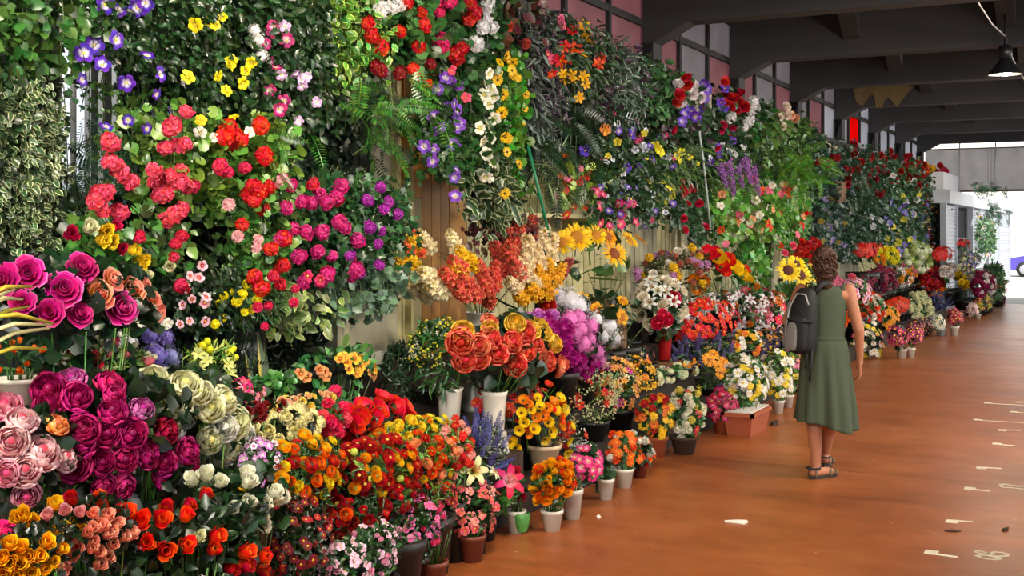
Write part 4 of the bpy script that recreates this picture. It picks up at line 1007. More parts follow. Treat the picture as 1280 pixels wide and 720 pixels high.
plant('pink_lily_pot', 'one open hot-pink and white lily in a pot with green wrapping', 'potted plant', (637, 612), (18, 24), on_floor(646, 665).x, ('lance', '#3f7a2c', 22, .9, 6), at_=[('lily', '#dd1c5c', 42, [(637, 601)], '#f4b8c8', '#e84a80'), ('bud', '#c8243a', 13, [(652, 622), (645, 590)])], pot=('white', 645, 637, 665, 25, 'pot'), base_z='floor', extra=wrap)
plant('orange_primrose_pot', 'orange and yellow potted roses in a white pot on the floor', 'potted plant', (692, 603), (34, 26), on_floor(690, 663).x, [('ovate', GM, 12, .9), ('wide', '#14351c', 34, .25)], [('bud', '#f07a10', 14, 22, '#e83a10', '#f6b418'), ('bud', '#f5b616', 13, 12), ('bud', '#e8451a', 13, 8)], pot=('white', 690, 637, 663, 27, 'pot'), base_z='floor')
plant('pink_phalaenopsis_pot', 'pink blooms above white pots behind the orange potted roses', 'potted plant', (733, 579), (24, 22), on_floor(714, 648).x, ('broad', '#1c4420', 22, .8, 8), [('open5', '#e02a78', 14, 20, '#f6b0c8', '#ec5c9a'), ('spray', '#eee8da', 8, 8)], pot=('white', 715, 612, 648, 26, 'pot'), base_z='floor')
plant('green_foliage_pot', 'small white pot with dark leaves only, right of the pink blooms', 'potted plant', (754, 592), (14, 20), on_floor(754, 622).x, ('broad', '#1a3c1c', 18, 1.3, 6), pot=('white', 757, 598, 624, 21, 'pot'), base_z='floor')
plant('orange_gerbera_pot', 'orange gerberas in a white pot at the edge of the aisle', 'potted plant', (781, 562), (24, 24), on_floor(780, 609).x, ('ovate', GM, 11, 1.0), [('gerbera', '#f0701c', 13, 16, '#f0b020'), ('pom', '#e8501a', 11, 6), ('pom', '#ece4d6', 10, 5)], pot=('white', 780, 585, 609, 24, 'pot'), base_z='floor')
plant('white_and_orange_rose_pot', 'brown pot of orange and white roses right of the white pots', 'potted plant', (800, 566), (20, 22), on_floor(801, 597).x, ('ovate', GD, 12, 1.1), [('rose', '#ee6a1a', 12, 8), ('rose', '#a81414', 11, 4)], at_=[('bud', '#efeee2', 13, [(812, 567), (806, 552), (790, 544), (783, 546)])], pot=('brown', 800, 577, 597, 20, 'pot'), base_z='floor')
plant('yellow_poppy_tub', 'yellow and orange poppies in a cream tub', 'flowers', (676, 518), (48, 38), -3.40, ('straight', '#3f6b22', 30, .9), at_=[('poppy', '#f5cc12', 14, [(640, 550), (649, 538), (638, 553), (645, 561), (668, 536), (690, 540), (715, 532), (709, 567), (712, 552), (664, 512), (675, 508), (686, 528), (694, 512), (652, 516), (700, 497), (706, 512), (655, 528), (682, 550), (697, 556), (672, 497)], '#c89010', '#f7df3a'), ('poppy', '#ee8a12', 13, [(654, 500), (670, 522), (680, 520), (700, 520), (692, 502), (684, 510), (661, 543), (702, 532), (660, 505)])], blooms=[('poppy', '#e04812', 11, 12)], pot=('cream', 680, 559, 590, 42, 'pot'))
plant('red_freesia_sprays', 'red small-flowered sprays arching left in front of the white vase', 'flowers', (640, 497), (44, 28), -3.56, ('straight', '#2f4f22', 26, .7), [('open5', '#cf140c', 11, 44), ('open5', '#e8401a', 10, 20)], base_z=.2)
plant('gypsophila_bunch', "cloud of greenish-cream baby's breath with red lilies", 'flowers', (738, 498), (38, 36), -3.56, ('straight', '#5f7a3a', 22, .8), [('spray', '#d3d49c', 10, 130), ('star', '#c41a12', 13, 15)])
plant('grey_tub_of_greens', 'grey metal tub with white sprays behind the pink blooms', 'flowers', (716, 548), (26, 18), -3.46, ('straight', '#3c5c34', 20, .8), [('spray', '#e6e0d2', 9, 10), ('star', '#c41a12', 11, 8)], pot=('grey', 728, 556, 590, 34, 'pot'))

# ======================= centre: vases, roses, gladioli, sunflowers =======================
crate('brown slatted crate under the grey zinc jug', at(592, 530, -3.76).x, at(592, 530, -3.76).y, .45, .595, .30, .26, CRD, ns=5)
crate('brown crate under the stacked white vases', at(620, 570, -3.46).x, at(620, 570, -3.46).y, .2, .395, .26, .24, CRD, ns=4)
crate('low crate under the white flared vase of yellow berries', at(563, 530, -3.72).x, at(563, 530, -3.72).y, .45, .575, .24, .24, CRD)
plant('berry_bouquet', 'leafy bouquet with yellow and white berries in a tall white flared vase', 'flowers', (548, 432), (46, 36), -3.72, [('lance', '#2c5a26', 20, 1.3, 10), ('straight', '#38602a', 28, .4)], [('spray', '#e0d838', 12, 26), ('spray', '#dfe0cc', 11, 18), ('spray', '#d8642a', 9, 6)], pot=('white', 562, 484, 531, 34, 'flare'), base_z=None)
jg = thing('zinc_jug', 'empty grey zinc jug between the two white vases', 'jug', (-3.76, at(592, 516, -3.76).y, .596)); mj = mpp(592, -3.76)
add_pot(jg, 'zinc', 8 * mj, 15 * mj, 38 * mj, 'jug')
plant('coral_rose_bouquet', 'large coral-orange roses with yellow ones over a tall white vase', 'flowers', (640, 432), (74, 44), -3.46, ('broad', '#1d3a20', 20, 1.2, 50), at_=[
      ('peony', '#f0553a', 32, [(581, 449), (598, 449), (622, 442), (645, 457), (660, 439), (685, 452), (704, 455), (640, 427), (576, 428), (614, 422), (669, 428), (655, 415)], '#cc3420', '#f8a88c'),
      ('peony', '#f2805a', 27, [(612, 402), (700, 462), (598, 432), (675, 440)], '#d83a20', '#f6b090'), ('peony', '#f2c630', 27, [(580, 414), (612, 410), (645, 404), (680, 417), (694, 430), (664, 410), (675, 408)], '#e8a818', '#f7e27a')],
      pot=('white', 618, 490, 540, 32, 'flare'), base_z=None)
v2 = thing('white_vase', 'upturned white vase that carries the coral rose vase', 'vase', (-3.46, at(620, 566, -3.46).y, .397)); mv = mpp(620, -3.46)
part('vase_body', lathe([(17 * mv, 0), (16.5 * mv, .01), (13.5 * mv, 24 * mv), (13.5 * mv, 25.5 * mv), (0, 25.5 * mv)], 28), POTM['white'], v2)
plant('peach_gladiolus_bouquet', 'salmon, cream and yellow gladiolus stems spreading from a white vase', 'flowers', (592, 340), (70, 50), -3.98, [('straight', '#4d6b2c', 34, .35)], at_=[
      ('glad', '#d9563c', 26, [(560, 345), (570, 330), (580, 352), (606, 352), (600, 335), (612, 370), (590, 365), (575, 365), (618, 345), (640, 300)], '#c23a2a', '#f09a80'),
      ('glad', '#f0e3b4', 26, [(520, 352), (505, 360), (545, 362), (530, 368), (566, 300), (530, 300), (535, 345), (515, 348)], '#e8c860', '#f6f0d8'),
      ('glad', '#f0c018', 24, [(500, 330), (510, 326), (578, 318), (590, 325), (512, 300), (572, 335)], '#e89a10', '#f7dc50'),
      ('glad', '#ea6a34', 18, [(514, 292), (522, 312), (508, 310)])], pot=('white', 600, 390, 420, 36, 'flare'), base_z=None, depth=.32)
plant('cream_gladiolus_bouquet', 'cream, rust and golden gladioli right of the salmon ones', 'flowers', (664, 338), (50, 52), -4.0, [('straight', '#4d6b2c', 34, .3), ('wide', '#1e2f24', 40, .15)], at_=[
      ('glad', '#cf523c', 26, [(635, 295), (650, 290), (622, 315), (640, 318), (665, 285), (645, 335), (622, 335)], '#b83a2a', '#ec9480'),
      ('glad', '#e8d3a4', 26, [(680, 300), (662, 310), (650, 340), (640, 355), (665, 350), (690, 310), (655, 325), (672, 320)], '#d8a860', '#f4ead0'),
      ('glad', '#e6a814', 26, [(672, 342), (685, 335), (690, 352), (665, 362), (650, 370), (680, 358), (697, 345)], '#c87a10', '#f4cc3c'), ('glad', '#b04a48', 20, [(706, 335), (700, 345)])], depth=.28)
plant('red_gladiolus_stem', 'single bright red bloom between the gladioli and the magenta hydrangeas', 'flowers', (682, 374), (10, 16), -3.86, ('lance', GD, 16, .5), at_=[('peony', '#c80a0c', 24, [(679, 366), (684, 382)])])
plant('magenta_hydrangea_bouquet', 'magenta and purple peonies turning to light pink, right of the coral roses', 'flowers', (712, 430), (46, 42), -3.66, ('broad', GK, 18, .7), at_=[
      ('pom', '#a00f78', 25, [(690, 425), (703, 430), (712, 447), (700, 445), (722, 450), (730, 462), (741, 455), (690, 410), (705, 412), (738, 470), (716, 465), (680, 400)]), ('pom', '#c060c0', 24, [(655, 400), (672, 396), (690, 396), (662, 404)], None, '#dc90d4'),
      ('ball', '#dd7cc0', 27, [(712, 400), (725, 412), (737, 425), (745, 440), (728, 430), (748, 452), (718, 418), (722, 398), (738, 408)])])
plant('white_hydrangea_bouquet', 'white hydrangea heads behind the magenta peonies', 'flowers', (735, 395), (42, 32), -3.80, ('broad', GD, 18, .6), at_=[('ball', '#e9e9f0', 30, [(712, 375), (700, 372), (722, 384), (744, 400), (760, 408), (752, 420), (766, 422), (742, 412), (693, 362)])])
crate('pale box under the sunflower tub', -4.03, at(755, 390, -4.02).y, .7, at(755, 391, -4.02).z, .34, .30, CR)
plant('sunflower_tub', 'tall yellow sunflowers in a cream tub against the wall', 'flowers', (750, 318), (56, 46), -4.02, [('broad', '#3f6132', 24, .35, 8), ('straight', '#42702a', 40, .12)], at_=[
      ('sun', '#f3b40c', 38, [(768, 317)], '#7a3a0c', '#f8d020'), ('sun', '#f4c20e', 34, [(724, 299), (745, 294), (702, 303), (787, 300), (720, 296)], '#a86a10', '#f9d828'), ('sun', '#ef9f0e', 26, [(800, 300), (760, 296)], '#8a4a0c')],
      pot=('cream', 755, 371, 391, 50, 'pot'), base_z=None)
plant('yellow_gerbera_cluster', 'golden sunflowers peeping between white hydrangeas and the tub', 'flowers', (760, 388), (46, 22), -3.86, ('ovate', GD, 14, .5), at_=[('sun', '#f2ae0e', 22, [(727, 375), (733, 385), (778, 376), (777, 397), (745, 388), (768, 390)], '#a8600c')])

# ======================= mixed rows to the right of the centre =======================
plant('peach_alstroemeria_bunch', 'peach and apricot alstroemeria above the floor pots', 'flowers', (772, 484), (28, 36), -3.58, ('lance', GM, 13, .8), [('star', '#f2a35c', 13, 40, '#e0b030', '#f5be8a'), ('star', '#f0dcb8', 11, 10), ('open5', '#c8389a', 11, 4)])
plant('yellow_alstroemeria_bunch', 'yellow alstroemeria right of the apricot ones', 'flowers', (800, 482), (24, 36), -3.62, ('lance', GD, 13, 1.0), [('star', '#eeb81c', 13, 34, '#c07010'), ('open5', '#e8832a', 11, 6)])
plant('pink_statice_row', 'small pink, white and magenta flowers behind the alstroemeria', 'flowers', (790, 448), (34, 12), -3.8, ('ovate', GD, 9, .8), [('floret', '#dc3c84', 10, 20), ('floret', '#e8d8dc', 9.5, 8)])
plant('white_kalanchoe_pot', 'white and green kalanchoe beside the wooden crate slats', 'potted plant', (838, 476), (34, 18), -3.62, ('broad', '#4a7a3c', 12, 1.0), [('pom', '#e2e4c0', 12, 18), ('floret', '#6a4a8a', 10, 6)])
plant('yellow_calendula_pot', 'yellow and orange calendulas in a terracotta pot', 'potted plant', (820, 520), (28, 28), on_floor(820, 571).x, ('ovate', GM, 10, 1.0), [('gerbera', '#f0c01a', 12, 26, '#a8701a'), ('gerbera', '#e8731a', 11, 10), ('pom', '#c01a18', 10, 9)], pot=('terra', 821, 545, 571, 27, 'pot'), base_z='floor')
plant('white_daisy_basket', 'white and pale yellow chrysanthemums in a dark wicker basket', 'potted plant', (858, 520), (26, 34), on_floor(855, 567).x, ('ovate', GM, 9, 1.1), [('pom', '#e8e6cc', 11, 28), ('pom', '#e2cf60', 10, 6), ('daisy', '#d8303a', 9.5, 9)], pot=('wicker', 855, 545, 567, 34, 'pot'), base_z='floor')
crate('light wooden slat crate under the red vase', -3.83, at(832, 460, -3.8).y, .45, .565, .40, .30, CR, ns=6)
plant('white_lily_vase', 'white lilies and cream roses in a tall glossy red vase', 'flowers', (828, 380), (46, 34), -3.8, ('ovate', '#27421f', 14, 1.0, 10), [('rose', '#e9dfc8', 19, 18, '#e0c890'), ('lily', '#eeeee8', 21, 12, '#c0c890')], at_=[('peony', '#dc2050', 19, [(842, 373), (822, 404), (835, 400), (828, 394)])], pot=('red', 831, 414, 450, 20, 'flare'))
plant('wild_rose_sprays', 'airy sprays of small pink, yellow and lilac flowers behind the white lilies', 'flowers', (850, 338), (50, 28), -3.98, ('lance', '#4a4f2a', 12, .7), [('pom', '#edc42a', 12, 14), ('pom', '#c890c0', 11, 12), ('bud', '#c87a6a', 9.5, 16), ('rose', '#ece4d6', 13, 6)])
plant('iceland_poppy_spray', 'dense spray of small bright red flowers right of the red vase', 'flowers', (884, 400), (42, 28), -3.74, ('straight', '#3a6a22', 22, .9), [('open5', '#dc1608', 10, 90), ('open5', '#e8341c', 9.5, 20)])
plant('white_orchid_row', 'white orchids behind the bright red spray', 'flowers', (900, 384), (48, 16), -3.9, ('lance', GD, 12, .5), [('star', '#e6e2e6', 15, 34, '#c8b8c8')])
plant('red_yellow_gerbera_bunch', 'big red and yellow poppies with ruffled heads near the wall', 'flowers', (905, 336), (34, 28), -3.98, ('ovate', GM, 12, .6), at_=[('poppy', '#dd1a0e', 19, [(886, 317), (893, 316), (906, 339), (910, 325), (902, 333), (930, 335)]), ('poppy', '#f3c812', 19, [(897, 322), (903, 327), (921, 335), (928, 342), (914, 331), (934, 347)]), ('poppy', '#f08a14', 17, [(874, 360), (880, 352), (868, 350)])])
plant('bright_ivy_bush', 'bright green bushy ivy against the wall behind the poppies', 'potted plant', (940, 335), (28, 40), -4.15, ('ivy', '#4e8f38', 9, 1.3))
plant('strelitzia_bunch', 'orange bird of paradise blooms above dark green leaves', 'flowers', (853, 462), (24, 24), -3.7, ('wide', '#22442a', 30, .5, 8), at_=[('curl', '#ef9a14', 22, [(858, 462), (866, 456)])])
plant('orange_daisy_bunch', 'orange-gold daisies with dark centres amid lavender', 'flowers', (895, 460), (34, 34), -3.55, [('lance', '#35582c', 12, 1.1), ('spike', GD, 10, .0)][0], [('spike', '#6a5a94', 12, 18), ('floret', '#c9b440', 9.5, 8)], at_=[('daisy', '#f09a14', 17, [(892, 443), (903, 455), (900, 466), (909, 460), (918, 450), (886, 450), (898, 458)], '#8a4a10')])
plant('lavender_mix', 'muted violet lavender behind the orange-gold daisies', 'flowers', (880, 432), (38, 16), -3.7, ('lance', '#2c4030', 11, .8), [('spike', '#5a508a', 13, 30)])
plant('magenta_aster_pot', 'crimson-magenta asters in a terracotta pot on the floor', 'potted plant', (903, 508), (24, 22), on_floor(903, 542).x, ('ovate', GD, 9, .9), [('open5', '#b01848', 11, 34, '#e07a9a'), ('open5', '#8a1240', 10, 12)], pot=('terra', 902, 524, 542, 22, 'pot'), base_z='floor')
def trough(root, base, C, m):
    p = on_floor(934, 540); o = np.array(p) - base
    part('trough', T([(-.10, -.26, 0), (.10, -.26, 0), (.10, .26, 0), (-.10, .26, 0), (-.13, -.30, .20), (.13, -.30, .20), (.13, .30, .20), (-.13, .30, .20)], [(0, 3, 2, 1), (0, 1, 5, 4), (1, 2, 6, 5), (2, 3, 7, 6), (3, 0, 4, 7)]), POTM['terra'], root, (o[0], o[1], 0), smooth=False)
    part('rim', joinT([box(-.145, -.115, -.315, .315, .17, .205), box(.115, .145, -.315, .315, .17, .205), box(-.145, .145, -.315, -.285, .17, .205), box(-.145, .145, .285, .315, .17, .205)]), POTM['terra'], root, (o[0], o[1], 0), smooth=False)
    part('foam', box(-.115, .115, -.285, .285, .15, .215), plain('white_foam', '#d9d6cf', .9, noise=.2, scale=20, bump=.8), root, (o[0], o[1], 0), smooth=False)
plant('daisy_trough', 'white and yellow daisies in a terracotta trough topped with white foam', 'potted plant', (932, 476), (36, 32), on_floor(934, 540).x - .05, ('ovate', '#3f6a2c', 10, 1.1), [('daisy', '#e9e4dc', 11, 44), ('daisy', '#e6c83a', 10, 14), ('floret', '#d8c0d0', 9.5, 8)], pot=('trough', 934, 515, 540, 46, 'pot'), base_z='floor', extra=trough)
plant('yellow_daisy_pot', 'white daisies with yellow ones in a small white pot near the trough', 'potted plant', (972, 468), (24, 34), on_floor(973, 517).x, ('ovate', '#47702c', 9, 1.1), [('daisy', '#ece8dc', 11, 30), ('daisy', '#ecd02c', 10, 16)], pot=('white', 973, 500, 517, 15, 'pot'), base_z='floor')
plant('pink_white_daisy_pot', 'pink and white daisies in the white pot partly behind its neighbour', 'potted plant', (990, 462), (16, 32), on_floor(987, 510).x - .12, ('ovate', '#47702c', 9, 1.0), [('daisy', '#e88ab0', 9.5, 12), ('daisy', '#ecd84a', 9.5, 12)], pot=('white', 985, 494, 509, 14, 'pot'), base_z='floor')
plant('pansy_bunch', 'dark purple and gold pansies in the row behind the trough', 'flowers', (955, 432), (44, 18), -3.64, ('ovate', GK, 9, .7), [('open5', '#2c1450', 12, 34, '#e0b020'), ('open5', '#c8741a', 11, 10), ('open5', '#1c0f38', 12, 14)])
plant('orange_white_pansy_bunch', 'orange, white and rust pansies left of the dark purple ones', 'flowers', (932, 432), (26, 20), -3.6, ('ovate', GM, 9, .7), [('open5', '#e5782a', 11, 18), ('open5', '#e6ddd0', 11, 10), ('open5', '#e8b01c', 10, 8)])
plant('stargazer_lily_bunch', 'crimson and white stargazer lilies', 'flowers', (935, 386), (34, 32), -3.84, ('lance', GM, 13, .7), [('lily', '#a0143a', 19, 14, '#e8a0b0', '#c03a5c'), ('lily', '#dcd4dc', 17, 16), ('bud', '#d8882a', 9.5, 6)])
plant('pink_orange_lily_bunch', 'pink, orange and white lilies next to the backpack', 'flowers', (962, 396), (28, 30), -3.76, ('lance', GM, 12, .7), [('lily', '#ee7a3a', 15, 14), ('lily', '#e890a8', 15, 12), ('lily', '#e8e2d8', 14, 10), ('open5', '#e8204c', 11, 6)])
plant('sunflower_bunch', 'four bright yellow sunflowers with dark centres beside the woman’s head'.replace('’', "'"), 'flowers', (1002, 344), (30, 20), -3.5, ('broad', GM, 16, .7), at_=[('sun', '#f7d60c', 34, [(985, 338), (1001, 344), (1017, 342), (995, 330)], '#4a1a0c', '#fbe63a')])
plant('red_carnation_bunch', 'red carnations above the bright sunflowers', 'flowers', (1012, 318), (22, 16), -3.95, ('ovate', GD, 10, .6), [('pom', '#b80c10', 15, 16), ('pom', '#eec038', 11, 4)])
plant('green_bush', 'light green bush under the bright sunflowers', 'potted plant', (985, 374), (22, 26), -3.75, ('lance', '#58904a', 12, 1.2))
plant('orange_marigold_pot', 'orange and yellow flowers at the left hem of the skirt', 'potted plant', (1000, 440), (14, 24), -3.2, ('ovate', GM, 9, .8), [('pom', '#f08a18', 12, 12), ('pom', '#f0c818', 11, 6), ('pom', '#e8321c', 10, 4)])

plant('white_daisy_pot', 'white daisies mostly hidden behind the skirt of the woman', 'potted plant', (1040, 438), (14, 22), -3.2, ('ovate', GM, 9, .9), [('daisy', '#ece8dc', 10, 16), ('daisy', '#e6c83a', 10, 8)])
plant('rust_chrysanthemum_bunch', 'rust and gold chrysanthemums mostly hidden behind the back of the woman', 'flowers', (1040, 398), (18, 18), -3.5, ('ovate', GM, 9, .8), [('pom', '#d8641e', 11, 20), ('pom', '#eec038', 10, 8)])
plant('pink_carnation_bucket', 'pink carnations mostly hidden behind the shoulders of the woman', 'flowers', (1040, 362), (18, 14), -3.8, ('ovate', GM, 9, .8), [('pom', '#e88aa8', 11, 22)])
# ======================= right of the woman, receding =======================
GF = 'flowers on the far stretch of the stand'
plant('red_gerbera_bucket', 'scarlet spidery gerberas in a tall black bucket', 'flowers', (1086, 312), (30, 9), -3.98, ('straight', GK, 14, .8), [('gerbera', '#d22410', 12, 34)], base_z=None)
tb = thing('black_bucket', 'tall black bucket behind the burgundy lilies', 'bucket', (-3.88, at(1078, 350, -3.88).y, .45)); part('bucket_body', pot_shape(.26, .22, .66), POTM['black'], tb)
plant('yellow_chrysanthemum_bunch', 'yellow chrysanthemums right of the scarlet gerberas', 'flowers', (1108, 322), (16, 12), -3.9, ('ovate', GM, 8, .7), [('pom', '#ece028', 10, 18), ('pom', '#ee9a2a', 9.5, 5)])
plant('green_hydrangea_bunch', 'pale green and white hydrangeas in the far top row', 'flowers', (1142, 324), (34, 22), -3.95, ('ovate', GM, 9, .8), [('ball', '#b8c874', 16, 24), ('ball', '#dfe6c4', 15, 18)])
plant('red_gerbera_row', 'row of scarlet flowers at the far end of the top row', 'flowers', (1180, 317), (20, 8), -3.50, ('straight', GM, 9, .7), [('gerbera', '#d81c12', 9.5, 26)])
plant('burgundy_lily_bunch', 'burgundy lily buds and leaves right of the woman', 'flowers', (1100, 352), (36, 18), -3.74, ('lance', '#3a1a2c', 12, 1.2), [('lily', '#7a1438', 12, 26, '#c05a7a'), ('bud', '#a83a5a', 9, 10)])
plant('pink_orchid_bunch', 'pale pink orchids at the right shoulder of the woman', 'flowers', (1072, 364), (18, 16), -3.5, ('ovate', GM, 9, .7), [('open5', '#efb8cc', 13, 18, '#d84a7a')], at_=[('rose', '#ee6a8a', 12, [(1065, 345)])])
plant('coral_white_rose_bunch', 'coral and white roses right of the woman’s arm'.replace('’', "'"), 'flowers', (1086, 386), (22, 22), -3.48, ('ovate', GM, 8, .6), [('rose', '#e8502a', 11, 26), ('rose', '#efe2d6', 11, 16)])
plant('mixed_small_flower_pot', 'white, yellow and pink small flowers low beside the woman’s hand'.replace('’', "'"), 'potted plant', (1084, 428), (24, 26), -3.22, ('ovate', GD, 8, .9), [('daisy', '#ece6da', 9.5, 22), ('daisy', '#e4ca34', 9.2, 12), ('floret', '#c0306a', 9.2, 8)], pot=('cream', 1084, 450, 466, 14, 'pot'))
plant('amber_gerbera_bunch', 'amber gerberas in front of the orange-red row', 'flowers', (1112, 398), (12, 16), -3.42, ('ovate', GM, 8, .6), [('gerbera', '#ee9a1c', 11, 20)])
plant('orange_red_gerbera_row', 'orange-red gerberas in a row at mid height', 'flowers', (1124, 382), (22, 10), -3.54, ('ovate', GM, 8, .6), [('gerbera', '#dd3a14', 11, 34)])
plant('cream_stock_bunch', 'cream and pale green stock flowers', 'flowers', (1148, 390), (18, 24), -3.46, ('ovate', GM, 8, .8), [('pom', '#dcdcb0', 10, 34)])
plant('white_calla_bunch', 'white and mixed calla lilies above the burgundy leaves', 'flowers', (1128, 346), (26, 14), -3.84, ('lance', GM, 9, .7), [('lily', '#e6dfe0', 12, 12), ('pom', '#e8a02a', 9.5, 8), ('bud', '#e08a9a', 9.2, 8)])
plant('red_peony_bunch', 'crimson and orange peonies on the far middle row', 'flowers', (1164, 350), (34, 16), -3.72, ('ovate', GK, 9, .7), [('peony', '#c01020', 13, 18, '#f06a5a'), ('peony', '#cc2c14', 12, 12), ('peony', '#8a0f3a', 11, 6)])
plant('white_pink_rose_row', 'white and pale pink roses above the crimson peonies', 'flowers', (1190, 338), (18, 8), -3.35, ('ovate', GM, 8, .5), [('rose', '#eee0d8', 11, 22)])
plant('yellow_rose_bunch', 'yellow roses right of the crimson peonies', 'flowers', (1208, 348), (10, 18), -3.07, ('ovate', GM, 8, .7), [('rose', '#e8c422', 10, 22)])
plant('orange_gerbera_mass', 'orange and gold gerberas under the crimson peonies', 'flowers', (1178, 370), (22, 10), -3.53, ('ovate', GM, 8, .6), [('gerbera', '#ee7018', 10, 34), ('gerbera', '#f0b020', 9.5, 10)])
plant('blue_statice_bunch', 'slate-blue statice below the orange gerberas', 'flowers', (1172, 384), (18, 14), -3.46, ('lance', '#2c3a4a', 8, .8), [('spike', '#474a7c', 10, 34)])
plant('magenta_phlox_bunch', 'magenta phlox with white tips at the end of the stand', 'flowers', (1228, 356), (14, 16), -2.76, ('ovate', GD, 8, .8), [('pom', '#90184c', 10, 26), ('pom', '#e8dcd8', 9.2, 12)])
plant('violet_mix_bunch', 'violet and green mixed flowers by the booth post', 'flowers', (1212, 328), (26, 14), -3.00, ('lance', '#48683c', 9, 1.0), [('floret', '#8a7ab8', 9.2, 16), ('floret', '#d8d8c0', 9.2, 10)])
def fp(px, py): return on_floor(px, py).x
plant('pink_cineraria_pot', 'magenta and pink cinerarias in the left of two white pots', 'potted plant', (1122, 420), (20, 14), fp(1127, 448), ('ovate', GD, 8, .9), [('floret', '#c02a6a', 10, 26), ('floret', '#8a1c4a', 9.5, 16)], pot=('white', 1127, 436, 448, 13, 'pot'), base_z='floor', group=GF)
plant('pink_cineraria_pot', 'magenta and pink cinerarias in the right of two white pots', 'potted plant', (1142, 418), (14, 13), fp(1138, 447), ('ovate', GD, 8, .9), [('floret', '#d84a7c', 10, 22), ('floret', '#8a1c4a', 9.5, 12)], pot=('white', 1139, 435, 447, 10, 'pot'), base_z='floor', group=GF)
plant('burgundy_cineraria_pot', 'burgundy cinerarias behind the two white pots', 'potted plant', (1150, 410), (16, 12), -3.10, ('ovate', GD, 8, .8), [('floret', '#6a1438', 9.5, 34), ('floret', '#b0608a', 9.2, 8)], group=GF)
plant('white_cineraria_pot', 'small white-flowered plant in a grey-white pot', 'potted plant', (1173, 403), (14, 9), fp(1176, 420), ('ovate', GM, 8, .9), [('floret', '#e6e6da', 9.5, 24)], pot=('grey', 1176, 410, 420, 11, 'pot'), base_z='floor', group=GF)
plant('rose_cineraria_pot', 'rose-pink cinerarias above a white pot', 'potted plant', (1194, 396), (16, 10), fp(1193, 420), ('ovate', GD, 8, .9), [('floret', '#c83a5c', 9.5, 28), ('floret', '#8a1c3a', 9.2, 12)], pot=('white', 1193, 408, 420, 11, 'pot'), base_z='floor', group=GF)
plant('deep_pink_cineraria_pot', 'deep pink cinerarias behind the rose-pink ones', 'potted plant', (1210, 391), (14, 11), -3.04, ('ovate', GD, 8, .9), [('floret', '#9a2450', 9.2, 26)], group=GF)
plant('white_pink_cyclamen_pot', 'white and pink cyclamens in a row of small pale pots', 'potted plant', (1216, 388), (10, 8), fp(1222, 399), ('ovate', GM, 8, .8), [('floret', '#e8c0cc', 9.2, 16)], pot=('white', 1222, 392, 399, 9, 'pot'), base_z='floor', group=GF)
plant('mixed_end_pot', 'yellow and crimson small flowers at the very end of the floor pots', 'potted plant', (1230, 378), (14, 10), -2.72, ('ovate', GM, 8, 1.0), [('floret', '#c8b040', 9.2, 14), ('floret', '#a02448', 9.2, 10)], group=GF)
plant('tall_green_shrub', 'tall green shrub in a large dark tub at the far end of the stand', 'potted plant', (1241, 352), (20, 26), fp(1245, 384), [('lance', '#3c6438', 11, 1.3), ('lance', '#5c8a44', 9, .6)], [('floret', '#b83048', 9.2, 8)], pot=('black', 1246, 370, 384, 20, 'pot'), base_z='floor')
plant('small_brown_tub', 'brown tub half hidden behind the dark tub at the far end', 'potted plant', (1250, 360), (7, 12), fp(1253, 380), ('lance', '#4c7444', 9, 1.0), pot=('brown', 1253, 370, 380, 9, 'pot'), base_z='floor')
plant('poinsettia', 'small red poinsettia in front of the booth shelves', 'potted plant', (1205, 305), (8, 6), -3.11, ('ovate', GM, 7, .8), [('star', '#d01828', 9.2, 8)])
# ======================= hanging plants: upper row, left to right =======================
GH = 'plants hanging high along the wall'
hang('pothos', 'glossy green pothos at the top left corner', (-70, -40, 112, 92), -3.86, ('broad', '#4a7a34', 17, .8, 120), thick=.3, dens=1.2)
hang('variegated_ivy', 'cream-edged variegated ivy curtain down the left edge', (-60, 62, 68, 322), -3.9, ('broad', '#2c4628', 12, 1.0, 140), thick=.26, ragged=.3)
LEAFV = leafm('#2c4628', '#b9c09a')
hang('cream_edged_ivy', 'second strand of cream-edged leaves over the left ivy curtain', (-50, 90, 62, 316), -3.80, ('ovate', ('#35522c', '#b4bd8e'), 12, .9, 120), thick=.18, ragged=.35)
hang('purple_morning_glory', 'dark vine with purple morning glories at the top left', (76, -45, 236, 92), -3.88, ('ovate', '#24441f', 12, 1.0, 100), at_=[('open5', '#5622b0', 23, [(132, 6), (148, 12), (172, 10), (182, 4), (105, 66), (128, 80), (146, 50), (158, 104), (184, 69), (201, 93), (118, 56)], '#e8e0f6', '#6a3acc'), ('open5', '#4a1c9c', 16, [(160, 150), (133, 158), (184, 161), (213, 137), (103, 100), (196, 118)], '#cfc0ea')], thick=.28)
hang('small_leaf_vine', 'loose light green vine hanging in front of the bright white wall boards', (104, 84, 200, 200), -4.05, ('ivy', '#4f7c34', 9, .16), thick=.15, ragged=.8)
hang('yellow_allamanda', 'dark vine with yellow trumpet flowers', (222, -45, 318, 150), -3.88, ('ovate', '#26461f', 12, 1.0, 80), at_=[('open5', '#efe010', 17, [(262, 28), (269, 31), (277, 21), (244, 31), (235, 96), (289, 77), (304, 104), (314, 78), (283, 113), (273, 95), (250, 150), (307, 88), (290, 83)], '#c8b010', '#f4ea3a')], thick=.28)
